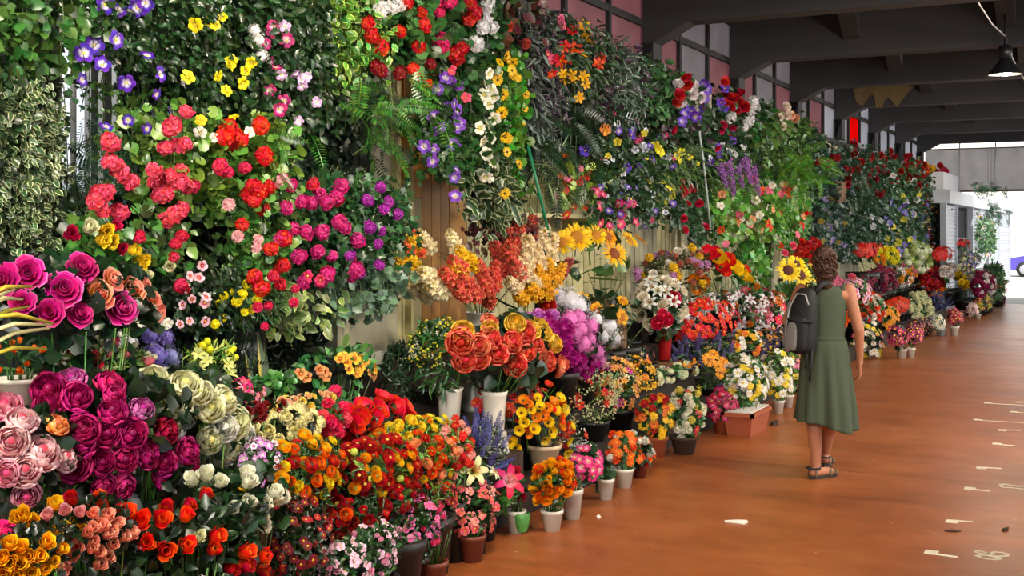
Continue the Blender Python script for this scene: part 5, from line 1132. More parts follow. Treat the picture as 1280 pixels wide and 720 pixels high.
hang('magenta_petunia_vine', 'dark vine with magenta and pale lilac petunias', (300, -45, 402, 180), -3.9, ('ovate', '#22401f', 12, 1.0, 80), at_=[('open5', '#b0206c', 18, [(341, 40), (333, 55), (340, 78), (337, 113), (341, 32), (350, 137), (345, 84), (358, 50), (355, 126)], '#f0c0d8', '#c8387e'), ('open5', '#c8a0d0', 15, [(356, 33), (370, 93), (377, 100), (396, 128), (373, 151), (378, 108), (352, 94), (383, 96)], '#f4ecf4', '#d8bce0'), ('ball', '#e4e4e4', 19, [(318, 38), (322, 50), (326, 70)])], thick=.28)
hang('golden_pothos', 'bright green and lime variegated pothos above the fern', (372, -45, 462, 112), -3.92, ('ovate', ('#4c8a2c', '#a8bf5c'), 13, 1.0, 90), thick=.26)
hang('grey_leaf_vine', 'dark green vine with grey leaves left of the fern', (385, 60, 450, 168), -4.05, ('ovate', '#2a4426', 11, 1.0), thick=.2)
hang('red_geranium', 'red ivy geranium with round green leaves at the top', (450, -40, 566, 92), -3.92, ('round', '#3c6a34', 15, 1.0, 90), at_=[('geran', '#d01810', 21, [(460, 30), (464, 44), (475, 58), (508, 4), (527, 16), (530, 32), (500, 40), (522, 58)]), ('geran', '#ea4418', 18, [(515, 86), (521, 98), (478, 62), (534, 106)]), ('geran', '#8c0c18', 20, [(470, 85), (476, 88), (499, 92), (538, 80)])], thick=.28)
hang('white_geranium', 'white geranium heads in the top row above the red geranium', (468, -20, 506, 16), -3.84, ('round', GM, 12, .5), at_=[('geran', '#e6e6e6', 24, [(476, 12), (489, 9), (500, 6)])], thick=.12)
hang('pink_geranium', 'pink and red geranium right of the red one at the top', (540, -40, 602, 100), -3.95, ('round', '#2f5a2c', 13, 1.0, 50), at_=[('geran', '#d8286c', 19, [(545, 4), (548, 16), (550, 48), (553, 58), (561, 3), (542, 62)]), ('geran', '#c01018', 21, [(588, 5), (594, 16), (587, 25), (570, 72), (576, 60), (567, 68)]), ('open5', '#e84a6a', 12, [(565, 88), (583, 122)])], thick=.24)
fr = hang('boston_fern', 'large green Boston fern arching over the pine boards', (404, 96, 502, 186), -3.9, ('fern', '#3f7426', 62, 1.3, 110), thick=.34, ragged=.5, flow=.9)
hang('dark_fern', 'darker fern fronds behind the Boston fern', (430, 96, 500, 170), -4.06, ('fern', '#1e3c1e', 50, .7), thick=.2)
hang('purple_petunia_vine', 'purple petunias trailing in front of the pine boards', (524, 84, 598, 236), -3.98, ('round', '#2f5a28', 12, .8, 30), at_=[('open5', '#7a3cc0', 16, [(557, 97), (547, 112), (553, 104), (573, 106), (555, 132), (568, 130), (572, 138), (542, 146), (548, 163), (568, 152), (572, 160), (530, 183), (542, 187), (565, 180), (570, 178), (541, 202), (571, 212), (568, 222), (569, 245), (562, 100), (549, 158), (575, 155)], '#e0d0f0', '#9a62d8')], thick=.2, ragged=.5)
hang('white_petunia_vine', 'white trumpet petunias trailing beside the yellow ones', (590, 62, 628, 232), -3.98, ('round', '#35602c', 11, .8), at_=[('open5', '#e6e2d0', 16, [(606, 104), (612, 92), (615, 112), (605, 118), (611, 130), (618, 148), (600, 160), (609, 155), (613, 172), (604, 177), (608, 192), (614, 203), (603, 219), (612, 222), (621, 211), (607, 222), (617, 121)], '#c8c890', '#f2efe4')], thick=.18, ragged=.3)
hang('white_carnation_vine', 'white blossoms at the top between the red geranium and red leaves', (592, -20, 624, 60), -3.95, ('round', GD, 12, .9), at_=[('geran', '#e4e4e8', 21, [(607, 24), (614, 34), (603, 34), (594, 56), (610, 5)])], thick=.2)
hang('black_eyed_susan_vine', 'small yellow dark-eyed flowers on bright green vine', (620, 58, 660, 242), -3.98, ('round', '#4c8a26', 11, 1.0), at_=[('daisy', '#f0be10', 13, [(633, 70), (625, 78), (641, 78), (624, 90), (642, 94), (640, 88), (622, 100), (636, 74), (647, 97), (657, 118), (645, 141), (627, 141), (652, 157), (632, 172), (636, 174), (634, 190), (649, 205), (631, 242), (655, 136), (629, 118)], '#3a240c')], thick=.18, ragged=.4)
hang('rex_begonia', 'reddish-brown begonia leaves at the top', (598, -40, 662, 72), -4.02, ('broad', ('#5a2a26', '#3a4a2c'), 16, 1.1, 40), blooms=[('rose', '#b84a3a', 14, 5)], thick=.24)
hang('zebra_plant', 'white-striped zebra leaves hanging above the gladioli', (562, 196, 660, 292), -4.02, ('ovate', ('#26401f', '#a4ae84'), 16, 1.2, 90), thick=.26, ragged=.5)
hang('rust_leaf_sprays', 'dusky red leaf sprays under the zebra leaves', (596, 270, 655, 312), -4.05, ('ovate', '#6a3434', 11, .8), thick=.18)
hang('sage_sprays', 'grey-purple sage sprays right of the yellow dark-eyed flowers', (650, 6, 700, 180), -4.02, [('lance', '#64746c', 15, 1.0), ('lance', '#473a48', 14, .6)], thick=.24)
hang('red_yellow_orchid_basket', 'red, orange and yellow orchids with a pink gladiolus in a hanging basket', (672, 22, 754, 134), -4.0, [('lance', '#31502c', 14, 1.0), ('ovate', '#4a5a4a', 10, .4)], at_=[('star', '#dc2a14', 17, [(715, 38), (705, 58), (716, 60), (708, 78), (700, 76), (690, 92), (722, 62), (751, 72), (748, 80)]), ('star', '#efb41a', 16, [(730, 32), (735, 50), (732, 44), (705, 100), (714, 95), (718, 98), (730, 95), (732, 105), (728, 68), (704, 92), (724, 122)]), ('glad', '#e05a84', 14, [(700, 22)], None, '#f08aa8'), ('open5', '#e0506c', 15, [(686, 68), (689, 74)])], thick=.26)
hang('dark_kentia_palm', 'dark drooping palm fronds below the orchid basket', (672, 118, 742, 226), -4.0, ('fern', '#1f3a24', 50, 1.0, 40), thick=.24, ragged=.4)
hang('tradescantia', 'grey-green tradescantia with purple undersides', (738, 52, 800, 168), -4.04, [('lance', '#566c5c', 14, 1.1), ('ovate', '#4a3244', 11, .5)], thick=.26)
hang('lush_green_vine', 'lush bright green leaves under the first dark beam', (784, 72, 846, 158), -4.04, ('ovate', '#3c6a3a', 12, 1.3), thick=.28)
hang('purple_leaf_vine', 'vine with dusky purple leaves right of the lush green one', (820, 92, 862, 178), -4.08, [('ovate', '#4a3040', 12, 1.0), ('ovate', '#3a5238', 10, .7)], thick=.26)
hang('pansy_curtain', 'curtain of small white, violet and pink pansies over the sunflowers', (738, 150, 826, 286), -4.02, ('ovate', '#2c4a28', 9, 1.2), [('open5', '#d8dcea', 10, 24, '#8090c0'), ('open5', '#5a3cb0', 10, 22, '#c8b8e8'), ('open5', '#e8d83c', 9.5, 10), ('open5', '#c03a70', 10, 8)], at_=[('open5', '#d02864', 12, [(747, 240), (754, 243), (750, 258), (776, 280), (773, 254), (783, 256), (751, 279), (762, 282), (777, 268), (795, 278)], '#e890a8'), ('open5', '#5a34c0', 14, [(790, 168), (784, 210), (731, 188)]), ('open5', '#e8842a', 14, [(757, 162)])], thick=.22, ragged=.5)
hang('nasturtium', 'light green nasturtium with red and orange flowers on the wall shelf', (686, 196, 748, 262), -4.12, ('round', '#8fb244', 11, .7), at_=[('open5', '#e03018', 11, [(714, 223), (696, 245), (708, 238), (725, 228), (735, 215), (700, 220)]), ('open5', '#e8321c', 13, [(717, 258), (708, 269), (730, 222)], '#f0c030')], blooms=[('open5', '#e85a2a', 9.5, 6), ('open5', '#e878a0', 9.5, 4)], thick=.2, ragged=.7)
hang('spider_plant', 'striped spider plant leaves hanging over the shelf edge', (650, 184, 690, 288), -4.08, [('blade', ('#5f8048', '#bcc49c'), 44, .9, 40)], thick=.16, ragged=.5)
hang('pine_needle_grass', 'fine green weeping grass right of the pansy curtain', (806, 176, 858, 232), -4.0, ('blade', '#4f7030', 26, 3.0), blooms=[('open5', '#e8dc28', 9.5, 4)], at_=[('open5', '#ece02a', 12, [(819, 183), (826, 190), (852, 190), (862, 196)])], thick=.24, ragged=.4)
hang('yellow_wisteria', 'pale yellow wisteria drooping under the weeping grass', (796, 212, 834, 252), -4.04, ('lance', '#7a9440', 10, .7), blooms=[('spike', '#e2dc50', 11, 7), ('spike', '#e8e6b8', 10, 4)], thick=.14)
hang('rose_basket', 'red, white and violet roses in the hanging basket under the second beam', (836, 106, 906, 178), -4.0, ('ovate', '#2f5230', 12, 1.0), at_=[('rose', '#c01418', 16, [(858, 97), (858, 105), (850, 118), (847, 128), (843, 163), (907, 128), (915, 120), (906, 102)]), ('rose', '#e2d8da', 15, [(848, 104), (870, 107), (866, 118), (877, 122), (852, 130)]), ('open5', '#6a3cc0', 15, [(879, 106), (883, 112), (880, 122), (864, 140), (872, 138), (856, 142), (853, 152), (869, 146), (858, 139)], '#c8b0e8'), ('spike', '#ded6c0', 15, [(886, 118), (868, 122)])], thick=.26)
hang('crimson_rose_cluster', 'cluster of crimson roses with violet ones beside it high on the wall', (892, 114, 938, 158), -4.0, ('ovate', GD, 11, .8), at_=[('rose', '#b81028', 17, [(917, 122), (924, 116), (926, 128), (914, 132), (907, 102), (930, 133), (920, 138), (910, 118)]), ('open5', '#6030b8', 14, [(906, 110), (901, 128), (905, 134)])], thick=.24)
hang('white_stock_vine', 'white blossoms trailing right of the crimson roses', (926, 128, 952, 182), -4.0, ('ovate', GM, 11, .9), at_=[('geran', '#e2e2e2', 16, [(941, 128), (938, 138), (944, 136), (936, 149), (930, 158), (934, 152), (914, 146)])], thick=.2)
hang('pink_rose_vine', 'thin vine with crimson and pink roses beside the pale pole', (836, 214, 896, 306), -4.08, ('ovate', '#2e5230', 9, 1.0), at_=[('rose', '#c81844', 12, [(855, 229), (852, 235), (863, 236), (866, 238), (856, 241), (861, 254), (874, 254), (855, 273), (883, 283), (857, 287), (899, 160)])], thick=.18, ragged=.5)
hang('pansy_vine', 'dark vine with violet and white pansies beside the crimson cluster', (858, 150, 926, 222), -4.05, ('ovate', '#2a4a2a', 10, 1.2), [('open5', '#6a44b8', 11, 8), ('open5', '#dfe0e6', 10, 8)], at_=[('rose', '#c82048', 12, [(905, 156), (910, 166), (901, 162), (916, 160), (897, 186)])], thick=.24)
hang('wisteria', 'pair of purple-pink wisteria tassels', (886, 196, 946, 246), -3.96, ('lance', '#567a34', 11, .5), at_=[('spike', '#9a50b0', 29, [(907, 200)], None, '#c08ad0'), ('spike', '#a45ab8', 29, [(930, 196)], None, '#c890d8'), ('spike', '#8e48a8', 25, [(920, 206), (899, 206), (938, 206)], None, '#c08ad0')], thick=.2)
hang('light_green_vine', 'light green vine with a few cream roses', (930, 134, 1000, 216), -4.06, [('ovate', '#587c3c', 10, 1.3)], at_=[('rose', '#e8d8c8', 13, [(984, 133), (985, 144), (980, 158), (976, 146)]), ('rose', '#eeb894', 13, [(994, 148), (990, 144)])], thick=.26)
hang('asparagus_fern', 'feathery bright green fern below the light green vine', (936, 180, 1006, 256), -3.9, ('fern', '#548a2c', 34, 1.2), thick=.28)
hang('mixed_begonia_basket', 'white, pink and orange begonias on pale leaves beside the wisteria', (884, 226, 1000, 304), -4.04, ('round', '#62963a', 10, .9), [('open5', '#efe6d8', 11, 14), ('open5', '#ee6a8a', 11, 10), ('open5', '#ea4a20', 11, 14), ('open5', '#f0a070', 10, 8)], thick=.22, ragged=.6)
hang('ivy_with_peach_rose', 'dark ivy right of the cream roses', (984, 148, 1022, 262), -4.1, ('ivy', '#2c5030', 10, 1.4), thick=.26, ragged=.3)
hang('pink_rose_basket', 'pale leaves with pink roses low beside the wooden post', (962, 232, 1010, 318), -4.06, ('ovate', '#558a3c', 9, 1.1), [('rose', '#e85a7c', 11, 7), ('rose', '#e8341c', 10, 5)], thick=.2, ragged=.5)
hang('blue_green_ivy', 'blue-green ivy curtain with a few dark red flowers near its top', (1004, 168, 1054, 330), -4.1, ('ivy', '#2f4c40', 9, 1.4), [('pom', '#9a1c24', 10, 6, None, None, (0, .05, 1, .25)), ('open5', '#8a7ab0', 9.2, 10, None, None, (0, .4, 1, .9)), ('open5', '#8a7a30', 9.2, 6, None, None, (0, .5, 1, .9))], thick=.26, ragged=.25)
hang('dark_red_rose_curtain', 'dark green curtain with clustered deep red roses', (1046, 180, 1104, 326), -4.1, ('ovate', '#2b4a34', 9, 1.5), [('rose', '#9c1018', 12, 28, None, None, (0, .02, 1, .42)), ('open5', '#a8b0b8', 9.2, 8)], thick=.28, ragged=.2)
hang('hanging_palm', 'dark hanging palm tuft among the red roses', (1052, 210, 1082, 268), -3.96, ('fern', '#1d4426', 26, 1.2), thick=.18)
hang('violet_pansy_curtain', 'curtain of violet, blue and yellow pansies', (1096, 194, 1150, 322), -4.1, ('ovate', '#39603a', 9, 1.4), [('open5', '#7a70c8', 9.5, 22, None, None, (0, .45, 1, .95)), ('open5', '#d8d048', 9.2, 12, None, None, (0, .3, 1, .9)), ('rose', '#a01418', 10, 16, None, None, (0, 0, 1, .3)), ('open5', '#e0d8e0', 9.2, 10)], thick=.28, ragged=.25)
hang('scarlet_and_yellow_basket', 'scarlet and yellow blooms at the top of the last bay', (1122, 200, 1172, 262), -4.08, ('ovate', '#35582f', 9, 1.2), [('rose', '#c42020', 10, 22, None, None, (0, 0, 1, .4)), ('pom', '#e8b424', 9.5, 8, None, None, (.5, .1, 1, .4)), ('pom', '#e0602a', 9.5, 6, None, None, (.4, .1, 1, .5))], thick=.26)
hang('magenta_bougainvillea_end', 'dull magenta bougainvillea low in the last bay', (1146, 240, 1180, 312), -4.04, ('ovate', '#3a4a34', 8, 1.1), [('floret', '#8c1c50', 9.5, 34), ('floret', '#c0822a', 9.2, 8)], thick=.2)
hang('dark_ivy_tail', 'narrow dark ivy column ending the flower wall', (1164, 212, 1180, 312), -3.98, ('ivy', '#1d3a2a', 8, 1.6), at_=[('pom', '#c02848', 12, [(1180, 214), (1177, 218)])], thick=.2, ragged=.2)
hang('booth_fern', 'green fern hanging from the corner of the white booth', (1226, 230, 1244, 244), -2.75, ('fern', '#2f6a3c', 16, 2.0), thick=.35)
hang('booth_fern', 'lower fern hanging against the booth shutter', (1230, 258, 1248, 272), -2.75, ('fern', '#3c7a3a', 16, 2.0), thick=.3)
hang('booth_ivy', 'leafy pinkish vine climbing the booth post below the ferns', (1220, 270, 1240, 322), -3.56, ('ovate', '#4c7044', 7, 1.3), [('floret', '#c89aa8', 8, 14)], thick=.15)
# ======================= hanging plants: middle left =======================
hang('coral_geranium', 'coral-pink geraniums on yellow-green round leaves, upper left', (148, 128, 262, 272), -3.84, ('round', '#5f8a32', 17, .8, 110), at_=[('geran', '#e03a5c', 23, [(217, 153), (232, 140), (214, 160), (138, 178), (140, 205), (147, 210), (152, 217), (192, 214), (208, 186), (231, 180), (222, 183), (196, 226), (200, 245), (206, 242), (118, 252), (127, 243), (134, 240), (164, 228), (149, 265), (219, 268), (226, 262), (212, 222), (226, 214), (222, 228), (233, 233), (128, 262), (208, 275)], None, '#ec6a80')], thick=.34, ragged=.5)
hang('yellow_bud_branch', 'yellow, white and pink rosebuds on a leafy branch below the coral geraniums', (82, 262, 228, 350), -3.78, ('broad', '#4c7c34', 17, .8, 60), at_=[('bud', '#f0d02c', 19, [(132, 288), (138, 302), (128, 300), (167, 313), (178, 324), (175, 330)]), ('bud', '#e9e8c0', 18, [(112, 284), (183, 345), (212, 335), (213, 333)]), ('bud', '#d01c58', 19, [(90, 293), (151, 311), (144, 284)]), ('geran', '#c81c44', 19, [(173, 297), (219, 305), (227, 296), (217, 322), (226, 357)])], thick=.26, ragged=.5)
hang('orange_begonia', 'orange-red begonias on pale green leaves right of the coral geraniums', (240, 136, 338, 262), -3.86, [('round', '#648c34', 14, .8, 60), ('fern', '#3c6a26', 30, .4)], at_=[('geran', '#e23010', 24, [(285, 160), (292, 168), (280, 172), (300, 175), (291, 182), (325, 158), (330, 195), (323, 240)]), ('open5', '#e8e0d8', 15, [(250, 165), (268, 172), (312, 165)]), ('open5', '#e2c81c', 15, [(252, 150), (292, 146)]), ('geran', '#d82a5a', 20, [(275, 208), (284, 215), (306, 210), (240, 233)])], thick=.3)
hang('scarlet_geranium', 'scarlet geraniums trailing down the centre left', (284, 218, 350, 372), -3.84, ('round', '#55843a', 13, .8, 60), at_=[('geran', '#d40f10', 22, [(303, 281), (338, 312), (317, 252), (328, 262), (337, 233), (310, 245), (318, 346), (326, 360), (353, 332), (355, 298), (316, 232), (330, 240)]), ('pom', '#efb4b8', 15, [(297, 296), (320, 310), (322, 300), (348, 228), (286, 256)])], thick=.26, ragged=.5)
hang('bougainvillea', 'magenta bougainvillea on dark ivy leaves left of the pine boards', (336, 210, 496, 352), -3.88, ('ivy', '#2c5a2c', 13, 1.1, 120), at_=[('geran', '#c41870', 20, [(362, 232), (354, 225), (375, 252), (388, 254), (357, 260), (408, 252), (397, 242), (420, 246), (426, 232), (428, 230), (382, 290), (424, 278), (430, 284), (446, 300), (403, 290), (397, 314), (372, 320), (415, 320), (440, 345), (408, 344), (400, 352), (380, 352), (438, 322), (445, 338), (350, 300), (366, 286)], None, '#d8408c'), ('geran', '#a01c9c', 18, [(427, 233), (475, 234), (459, 250), (486, 252), (480, 262), (497, 268), (462, 284), (476, 288), (447, 300), (473, 305), (474, 332), (437, 320), (450, 342)], None, '#b848b4'), ('geran', '#d01c3c', 17, [(342, 345), (350, 356), (420, 250), (408, 340), (391, 230)])], thick=.3, ragged=.4)
hang('silver_pothos', 'silvery green oval leaves under the bougainvillea', (402, 328, 488, 402), -3.86, ('broad', '#5c7c60', 14, 1.0, 70), at_=[('open5', '#c01c58', 15, [(400, 350), (445, 340), (385, 345)])], thick=.26)
hang('pale_variegated_vine', 'pale green pink-tinged leaves trailing low over the dark plants', (342, 352, 412, 424), -3.84, [('ovate', ('#7a9a4c', '#b8c08c'), 18, .8, 60)], at_=[('pom', '#d82a5c', 12, [(369, 361), (367, 378), (331, 408), (322, 384), (335, 382)])], thick=.24, ragged=.7)
hang('pink_eyed_petunia', 'pale pink petunias with crimson eyes', (200, 322, 282, 416), -3.84, ('ovate', '#1f3c1f', 11, 1.1, 50), at_=[('open5', '#e8b4c4', 13, [(253, 332), (238, 345), (249, 347), (240, 374), (258, 371), (256, 379), (228, 381), (237, 401), (225, 405), (257, 402), (232, 360)], '#c01848', '#f0ccd6'), ('open5', '#dfe0d4', 13, [(205, 408), (210, 404), (177, 402)]), ('geran', '#c01834', 20, [(226, 357), (229, 360)])], thick=.26)
hang('yellow_pansy_basket', 'small yellow pansies on feathery green leaves', (266, 344, 334, 412), -3.86, ('lance', '#2f5c28', 11, 1.2), at_=[('pom', '#e6d81a', 12, [(309, 355), (280, 370), (274, 380), (296, 377), (303, 368), (322, 374), (311, 388), (278, 398), (269, 405), (316, 386), (306, 390), (287, 365)])], thick=.24)
# spiky grass pots hung in the dark gap, big fern frond and the box under the silver leaves
plant('spiky_grass_pot', 'spiky green grass in a dark hanging pot', 'potted plant', (276, 325), (34, 34), -4.0, ('wide', '#3c5a2c', 40, .5, 12), pot=('black', 276, 345, 366, 46, 'pot'), base_z=None)
hang('broad_fern_frond', 'single broad dark fern frond against the white wall boards', (104, 176, 140, 216), -4.0, ('fern', '#274a34', 50, .15), thick=.1, ragged=.2)
hang('frosted_fern', 'frosted grey-green ferny leaves below the white wall boards', (66, 208, 112, 300), -4.02, ('fern', '#6a8a6c', 24, 1.0), thick=.18)
bx = thing('planter_box', 'pale wooden planter box under the silvery leaves', 'planter', (-4.15, at(440, 410, -4.15).y, at(440, 440, -4.15).z))
part('front_board', box(.10, .12, -.32, .32, 0, .26), boards['olive'], bx, smooth=False); part('back_board', box(-.12, -.10, -.32, .32, 0, .26), boards['pale'], bx, smooth=False)
for s_ in (-1, 1): part('end_board', box(-.10, .10, s_ * .31 - .01, s_ * .31 + .01, 0, .26), boards['pale'], bx, smooth=False)
part('bottom_board', box(-.10, .10, -.30, .30, 0, .02), boards['pale'], bx, smooth=False)
plant('amber_orchid', 'amber-yellow orchids on a leafy arching stem', 'potted plant', (425, 456), (56, 30), -3.86, ('ovate', '#3a7a38', 15, .5, 20), at_=[('open5', '#efb02a', 16, [(433, 452), (443, 448), (437, 462), (450, 460), (430, 445), (455, 450), (447, 466), (469, 461), (425, 448)], '#c85a1a', '#f6d060'), ('open5', '#e89a5a', 15, [(376, 467), (383, 471), (404, 465), (400, 462), (372, 470), (408, 470), (468, 470), (462, 466)], '#b84a1a', '#f2c080')])
plant('pink_tulip_pot', 'single pink ball flower on grassy leaves above the red poppies', 'potted plant', (420, 498), (34, 14), -3.62, ('straight', '#2f6a34', 26, .8), at_=[('pom', '#e03868', 16, [(419, 489)])])
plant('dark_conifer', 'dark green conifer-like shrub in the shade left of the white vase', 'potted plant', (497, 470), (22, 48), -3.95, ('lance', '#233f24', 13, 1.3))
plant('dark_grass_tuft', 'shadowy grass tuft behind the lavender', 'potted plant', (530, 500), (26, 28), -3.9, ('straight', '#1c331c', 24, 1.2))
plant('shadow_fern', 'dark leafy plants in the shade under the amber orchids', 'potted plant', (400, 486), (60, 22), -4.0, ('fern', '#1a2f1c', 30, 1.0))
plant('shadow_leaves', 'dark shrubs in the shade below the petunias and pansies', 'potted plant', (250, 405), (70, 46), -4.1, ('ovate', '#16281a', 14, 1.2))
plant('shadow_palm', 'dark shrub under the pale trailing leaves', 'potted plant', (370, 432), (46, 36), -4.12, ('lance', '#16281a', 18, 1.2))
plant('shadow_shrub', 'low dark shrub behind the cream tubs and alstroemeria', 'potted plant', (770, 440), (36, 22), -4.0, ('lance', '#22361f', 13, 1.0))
# the wall shelf, green and pale poles
sh = thing('wall_shelf', 'narrow cream wall shelf above the sunflowers', 'shelf', (-4.28, (at(642, 268, -4.2).y + at(748, 268, -4.2).y) / 2, at(700, 268, -4.2).z - .03))
hw = (at(748, 268, -4.2).y - at(642, 268, -4.2).y) / 2
part('shelf_board', box(-.2, .12, -hw, hw, 0, .035), boards['cream'], sh, smooth=False)
for s_ in (-1, 1): part('bracket', box(-.2, .08, s_ * hw * .8 - .01, s_ * hw * .8 + .01, -.10, -.002), boards['cream'], sh, smooth=False)
gp = plain('green_pole', '#12704c', .4)
a, b = at(660, 182, -3.86), at(687, 296, -3.80)
o = part('pole', tube([(0, 0, 0), tuple(b - a)], .012, 8), gp, None, tuple(a)); tag(o, 'slanting dark green metal pole in front of the wall shelf', 'pole')
a, b, c_ = at(874, 164, -3.80), at(879, 200, -3.80), at(888, 284, -3.78)
o = part('pole', tube([(0, 0, 0), tuple(b - a), tuple(c_ - a)], .011, 8), plain('pale_pole', '#a9b8b4', .4), None, tuple(a)); tag(o, 'thin pale metal pole hanging beside the crimson roses', 'pole')
wb_ = thing('wooden_box', 'small wooden box fixed on the wall among the red roses', 'box', tuple(at(1046, 240, -4.05)))
part('box_body', box(-.1, .08, -.3, .3, -.16, .14), CR, wb_, smooth=False)
part('lid', box(-.11, .09, -.31, .31, .14, .16), CR, wb_, smooth=False)

# dark backing leaves added as painted shade behind the plants, one per stretch
for nm, rc, lb, lf in (('shade_leaf_backing', (156, -45, 300, 250), 'added shade-dark leaf backing on the wall behind the morning glories and geraniums', ('ivy', '#14261a', 15, 1.1)),
                       ('shade_leaf_backing', (280, -45, 430, 250), 'added shade-dark leaf backing on the wall behind the magenta petunias', ('ivy', '#16291a', 14, 1.1)),
                       ('shade_leaf_backing', (130, 230, 345, 440), 'added shade-dark leaf backing on the wall low behind the pink-eyed petunias', ('ivy', '#101f14', 15, 1.1)),
                       ('shade_leaf_backing', (330, 230, 478, 345), 'added shade-dark leaf backing on the wall behind the bougainvillea', ('ivy', '#16291a', 13, 1.1)),
                       ('shade_leaf_backing', (455, -45, 560, 75), 'added shade-dark leaf backing on the wall behind the red geranium', ('ivy', '#1a3020', 12, 1.1)),
                       ('shade_leaf_backing', (555, 0, 670, 230), 'added shade-dark leaf backing on the wall behind the white and yellow trailing flowers', ('ivy', '#1a3020', 12, 1.1)),
                       ('shade_leaf_backing', (665, 68, 800, 200), 'added shade-dark leaf backing on the wall behind the orchid basket and palm fronds', ('ivy', '#1a2e24', 11, 1.1)),
                       ('shade_leaf_backing', (790, 116, 910, 225), 'added shade-dark leaf backing on the wall behind the rose basket', ('ivy', '#1c3324', 10, 1.1)),
                       ('shade_leaf_backing', (900, 148, 1010, 235), 'added shade-dark leaf backing on the wall behind the light green vine', ('ivy', '#24402a', 9, 1.1)),
                       ('shade_leaf_backing', (1000, 186, 1100, 300), 'added shade-dark leaf backing on the wall behind the dark red roses', ('ivy', '#1c3024', 8, 1.1))):
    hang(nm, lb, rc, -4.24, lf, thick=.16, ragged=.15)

for lb, q in (('thin wire carrying the upper fern at the booth', at(1235, 232, -2.75)), ('thin wire carrying the lower fern at the booth', at(1239, 260, -2.75))):
    tag(part('hanging_wire', tube([(0, 0, -.35), (0, 0, 4.6 - q.z)], .004, 5), steel, None, tuple(q)), lb, 'wire')
# ======================= the woman =======================
skin = plain('skin', '#a5694a', .55, noise=.08, scale=14)
wp_ = on_floor(1030, 598)
WOM = thing('person', 'woman seen from behind in a green sleeveless dress with a backpack, walking away', 'person', (wp_.x, wp_.y + .02, 0), math.radians(14))
def cone_s(a, b, ra, rb, n=14, seg=4):
    """tapered capsule between two joints"""
    a, b = Vector(a), Vector(b); d = (b - a); L_ = d.length; pr = []
    for i in range(seg + 1): t_ = math.pi / 2 * i / seg; pr.append((max(ra * math.sin(t_), 1e-4), -ra * math.cos(t_)))
    for i in range(seg + 1): t_ = math.pi / 2 * i / seg; pr.append((max(rb * math.cos(t_), 1e-4), L_ + rb * math.sin(t_)))
    return xf(lathe(pr, n, True), rot_to(d, 0, 1, a))
def ell(c, r, rot=None):
    t = ball(1, 18, 12); S_ = Matrix.Diagonal((*r, 1)); M = Matrix.Translation(c) @ (rot.to_matrix().to_4x4() if rot else Matrix.Identity(4)) @ S_
    return xf(t, M)
J = dict(hipL=(-.085, .0, .86), hipR=(.085, .01, .86), kneeL=(-.075, .0, .47), kneeR=(.055, .12, .48), ankL=(-.06, -.03, .085), ankR=(.012, .34, .11),
         shL=(-.165, 0, 1.345), shR=(.165, 0, 1.345), elL=(-.265, .015, 1.12), elR=(.235, -.02, 1.06), wrL=(-.19, .17, 1.03), wrR=(.245, .03, .83))
body = [ell((0, .005, .88), (.140, .098, .10)), cone_s((0, 0, .92), (0, .01, 1.10), .096, .096), ell((0, .0, 1.0), (.125, .095, .12)), ell((0, .01, 1.22), (.140, .095, .15)), ell((-.09, 0, 1.31), (.10, .07, .06)), ell((.09, 0, 1.31), (.10, .07, .06)),
        cone_s((0, .005, 1.33), (0, .02, 1.46), .058, .052), ell((0, .035, 1.545), (.073, .09, .105)), ell((0, .075, 1.49), (.045, .045, .04)),
        cone_s(J['hipL'], J['kneeL'], .085, .055), cone_s(J['kneeL'], (-.07, -.025, .34), .054, .056), cone_s((-.07, -.025, .34), J['ankL'], .054, .034),
        cone_s(J['hipR'], J['kneeR'], .085, .055), cone_s(J['kneeR'], (.042, .19, .36), .054, .056), cone_s((.042, .19, .36), J['ankR'], .054, .034),
        cone_s(J['shL'], J['elL'], .048, .037), cone_s(J['elL'], J['wrL'], .036, .023), cone_s(J['shR'], J['elR'], .048, .037), cone_s(J['elR'], J['wrR'], .037, .023),
        # feet
        cone_s((-.078, -.052, .045), (.010, .030, .04), .034, .034), cone_s((.010, .030, .04), (.078, .092, .028), .036, .022), cone_s(J['ankL'], (-.07, -.045, .05), .033, .034),
        cone_s((.012, .31, .075), (.03, .42, .052), .033, .034), cone_s((.03, .42, .052), (.045, .51, .032), .036, .021), cone_s(J['ankR'], (.012, .315, .08), .033, .034),
        # face
        cone_s((0, .115, 1.535), (0, .145, 1.51), .012, .016, 8), ell((0, .115, 1.478), (.026, .012, .010)), ell((-.074, .03, 1.54), (.012, .02, .03)), ell((.074, .03, 1.54), (.012, .02, .03)),
        ell((-.03, .108, 1.555), (.017, .012, .010)), ell((.03, .108, 1.555), (.017, .012, .010))]
